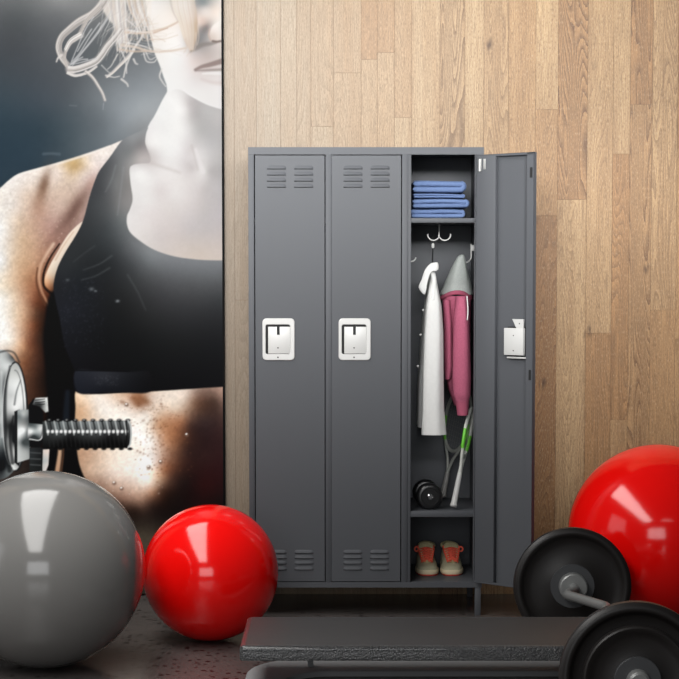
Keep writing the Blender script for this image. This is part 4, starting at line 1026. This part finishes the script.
    quad([(43.5, 449), (50, 448.5), (49, 464), (46, 472), (43, 470)], [(48, 452, 222, 208, 198), (46, 460, 190, 190, 186), (48, 464, 206, 200, 194)])
    for y in (452, 458, 464): p.stroke([(31, y), (41, y+.6)], 1.2, (96, 100, 100), .6, .6)
    # threaded rod
    quad([(43, 421), (129, 420), (131.5, 424), (132, 434), (131, 443), (128, 447.5), (43, 448)], [(48, 424, 60, 64, 64), (88, 423, 120, 124, 124), (126, 424, 92, 94, 94), (60, 428, 104, 110, 110), (100, 427, 106, 110, 110), (70, 436, 26, 27, 27), (110, 436, 24, 24, 25), (60, 443, 14, 14, 14), (90, 444, 10, 10, 10), (125, 443, 12, 12, 12)])
    for k in range(19):
        x = 46+k*4.35
        p.stroke([(x, 421), (x+1.5, 428), (x+2.5, 434)], (1.6, 1.6), (30, 32, 32) if k % 2 else (186, 190, 188), .8, .6)
        p.blob(x+2.6, 431, 1.7, 1.9, (250, 250, 248), .95, hard=2)
        p.stroke([(x+3, 436), (x+4.2, 446)], 1.2, (40, 41, 41), .5, .6)
    for k in range(10):
        x = 48+k*8.7
        p.blob(x+2, 419.8, 2.6, 1.6, (22, 22, 23), .95, hard=2); p.blob(x+1.6, 419.4, 1.2, .7, (188, 190, 188), .8)
        p.blob(x+4, 448.2, 2.6, 1.5, (14, 14, 14), .95, hard=2)
    p.stroke([(128.6, 420.5), (130.8, 425), (131.4, 434), (130.6, 443), (128.6, 446.6)], 1.6, (204, 206, 204), .9, .6)
    p.stroke([(126.6, 421), (127.4, 434), (126.4, 447)], 1.5, (12, 12, 12), .9, .6)
    # fine photographic grain
    p.img += (3.0*(p.grain*.6)*np.clip((p.img.mean(-1)-25)/60, 0, 1)*np.clip((Vv-120)/120, .15, 1))[..., None]
    return np.clip(p.img, 0, 255)

def make_poster():
    root = thing('poster', 'tall dark-edged poster of a fair-haired woman in a black sports top, standing against the wall', 'poster', (-1.2, .47, 0))
    x0, x1, z1 = -2.0, -.4965, 2.75
    bm = bmesh.new(); box(bm, x0-.008, x1+.0085, .456, .4795, .002, z1+.008, bev=.002)
    obj('backing_board', bm, M['black_board'], root)
    # the printed sheet: a fine grid carrying the picture as point colours
    xs = np.concatenate([np.linspace(x0, -1.46, 60), np.linspace(-1.457, x1, 300)])
    zs = np.concatenate([np.linspace(.006, .30, 40), np.linspace(.303, 2.56, 680), np.linspace(2.57, z1, 12)])[::-1]
    X, Z = np.meshgrid(xs, zs)
    k = 1757/(7.455-.061*(Z-1.356))                      # image pixels per metre: picture pre-distorted by camera perspective, the sheet is rectangular
    U = 339.5+k*X; Vv = 278-k*(Z-1.356)
    img = np.empty(U.shape+(3,))
    ug = np.arange(-310, 226, .5); vg = np.arange(-60, 600, .5)
    art = paint_print(*np.meshgrid(ug, vg))
    fu = np.clip((U-ug[0])*2, 0, len(ug)-1.01); fv = np.clip((Vv-vg[0])*2, 0, len(vg)-1.01)
    iu, iv = fu.astype(int), fv.astype(int); a, b = (fu-iu)[..., None], (fv-iv)[..., None]
    img = (art[iv, iu]*(1-a)+art[iv, iu+1]*a)*(1-b)+(art[iv+1, iu]*(1-a)+art[iv+1, iu+1]*a)*b
    c = img/255; lin = np.where(c <= .04045, c/12.92, ((c+.055)/1.055)**2.4)
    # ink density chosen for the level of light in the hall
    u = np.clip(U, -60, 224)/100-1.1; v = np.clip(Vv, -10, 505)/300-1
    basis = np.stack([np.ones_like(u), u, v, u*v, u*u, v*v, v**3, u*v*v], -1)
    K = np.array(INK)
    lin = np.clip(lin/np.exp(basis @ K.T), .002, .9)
    h, w = X.shape
    verts = np.stack([X, np.full_like(X, .4556), Z], -1).reshape(-1, 3)-np.array((-1.2, .47, 0))
    idx = np.arange(h*w).reshape(h, w)
    faces = np.stack([idx[1:, :-1], idx[1:, 1:], idx[:-1, 1:], idx[:-1, :-1]], -1).reshape(-1, 4)
    me = bpy.data.meshes.new('print')
    me.vertices.add(len(verts)); me.vertices.foreach_set('co', verts.ravel())
    me.loops.add(faces.size); me.loops.foreach_set('vertex_index', faces.ravel())
    me.polygons.add(len(faces)); me.polygons.foreach_set('loop_start', np.arange(0, faces.size, 4)); me.polygons.foreach_set('loop_total', np.full(len(faces), 4))
    me.update(); me.validate()
    at = me.color_attributes.new('ink', 'FLOAT_COLOR', 'POINT')
    at.data.foreach_set('color', np.concatenate([lin.reshape(-1, 3), np.ones((h*w, 1))], 1).astype(np.float32).ravel())
    m, nt, b = nodes('printed_sheet')
    n = nt.nodes.new('ShaderNodeAttribute'); n.attribute_name = 'ink'
    nt.links.new(n.outputs['Color'], b.inputs['Base Color']); b.inputs['Roughness'].default_value = .7; b.inputs['Specular IOR Level'].default_value = .04
    me.materials.append(m)
    o = bpy.data.objects.new('print', me); C.objects.link(o); o.parent = root
    o['label'] = 'printed picture of a woman lifting a chrome dumbbell'
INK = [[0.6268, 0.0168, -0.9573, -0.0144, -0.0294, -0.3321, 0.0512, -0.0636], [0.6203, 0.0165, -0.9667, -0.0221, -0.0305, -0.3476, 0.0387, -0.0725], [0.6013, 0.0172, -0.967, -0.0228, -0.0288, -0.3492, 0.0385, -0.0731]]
make_poster()
# ------------------------------------------------------------------ camera
cam = bpy.data.cameras.new('camera'); co = bpy.data.objects.new('camera', cam); C.objects.link(co)
co.location = (0, -7.0, 1.3559); co.rotation_euler = (math.radians(90-3.5), 0, 0)
cam.sensor_width = 36; cam.sensor_fit = 'HORIZONTAL'; cam.lens = 1757/679*36; cam.shift_y = .0677
cam.clip_start = .05; cam.clip_end = 60
SC.camera = co

# ------------------------------------------------------------------ light of the hall, plus added lamps
def area(name, loc, rot, sx, sy, power, col=(1, 1, 1), spread=180):
    l = bpy.data.lights.new(name, 'AREA'); l.shape = 'RECTANGLE'; l.size = sx; l.size_y = sy; l.energy = power; l.color = col
    l.spread = math.radians(spread)
    o = bpy.data.objects.new(name, l); C.objects.link(o); o.location = loc; o.rotation_euler = rot
    return o
area('ceiling_strip_light', (-1.35, -2.98, 3.0), (0, 0, 0), 1.3, 5.86, 190, (1, .985, .96))
area('hall_window_light', (-1.0, -9.6, 1.95), (math.radians(90), 0, 0), 3.6, 2.2, 100, (.97, .985, 1))
area('added_wash_light', (.0, -4.2, 2.4), (math.radians(92.5), 0, 0), 4.2, .45, 72, (1, .995, .985), 58)  # unseen lamp added for the vertical falloff and to light the open bay
area('side_window_light', (-4.3, -3.0, 1.7), (math.radians(90), 0, math.radians(-90)), 2.8, 2.5, 30, (.98, .99, 1))
def spot(name, loc, to, power, cone, blend=.9, r=.06):
    l = bpy.data.lights.new(name, 'SPOT'); l.energy = power; l.spot_size = math.radians(cone); l.spot_blend = blend; l.shadow_soft_size = r
    o = bpy.data.objects.new(name, l); C.objects.link(o); o.location = loc
    o.rotation_euler = (V(to)-V(loc)).to_track_quat('-Z', 'Y').to_euler()
spot('added_wall_spot', (1.25, -2.2, 3.1), (1.22, .48, 1.12), 310, 35, 1.0)  # added lamp with no known fixture, brightens the lower right wall
w = bpy.data.worlds.new('hall_ambient'); SC.world = w; w.use_nodes = True
w.node_tree.nodes['Background'].inputs['Color'].default_value = (.9, .95, 1, 1); w.node_tree.nodes['Background'].inputs['Strength'].default_value = .05

vs = SC.view_settings
vs.view_transform = 'Standard'; vs.look = 'None'; vs.exposure = 0; vs.gamma = 1; vs.use_curve_mapping = False
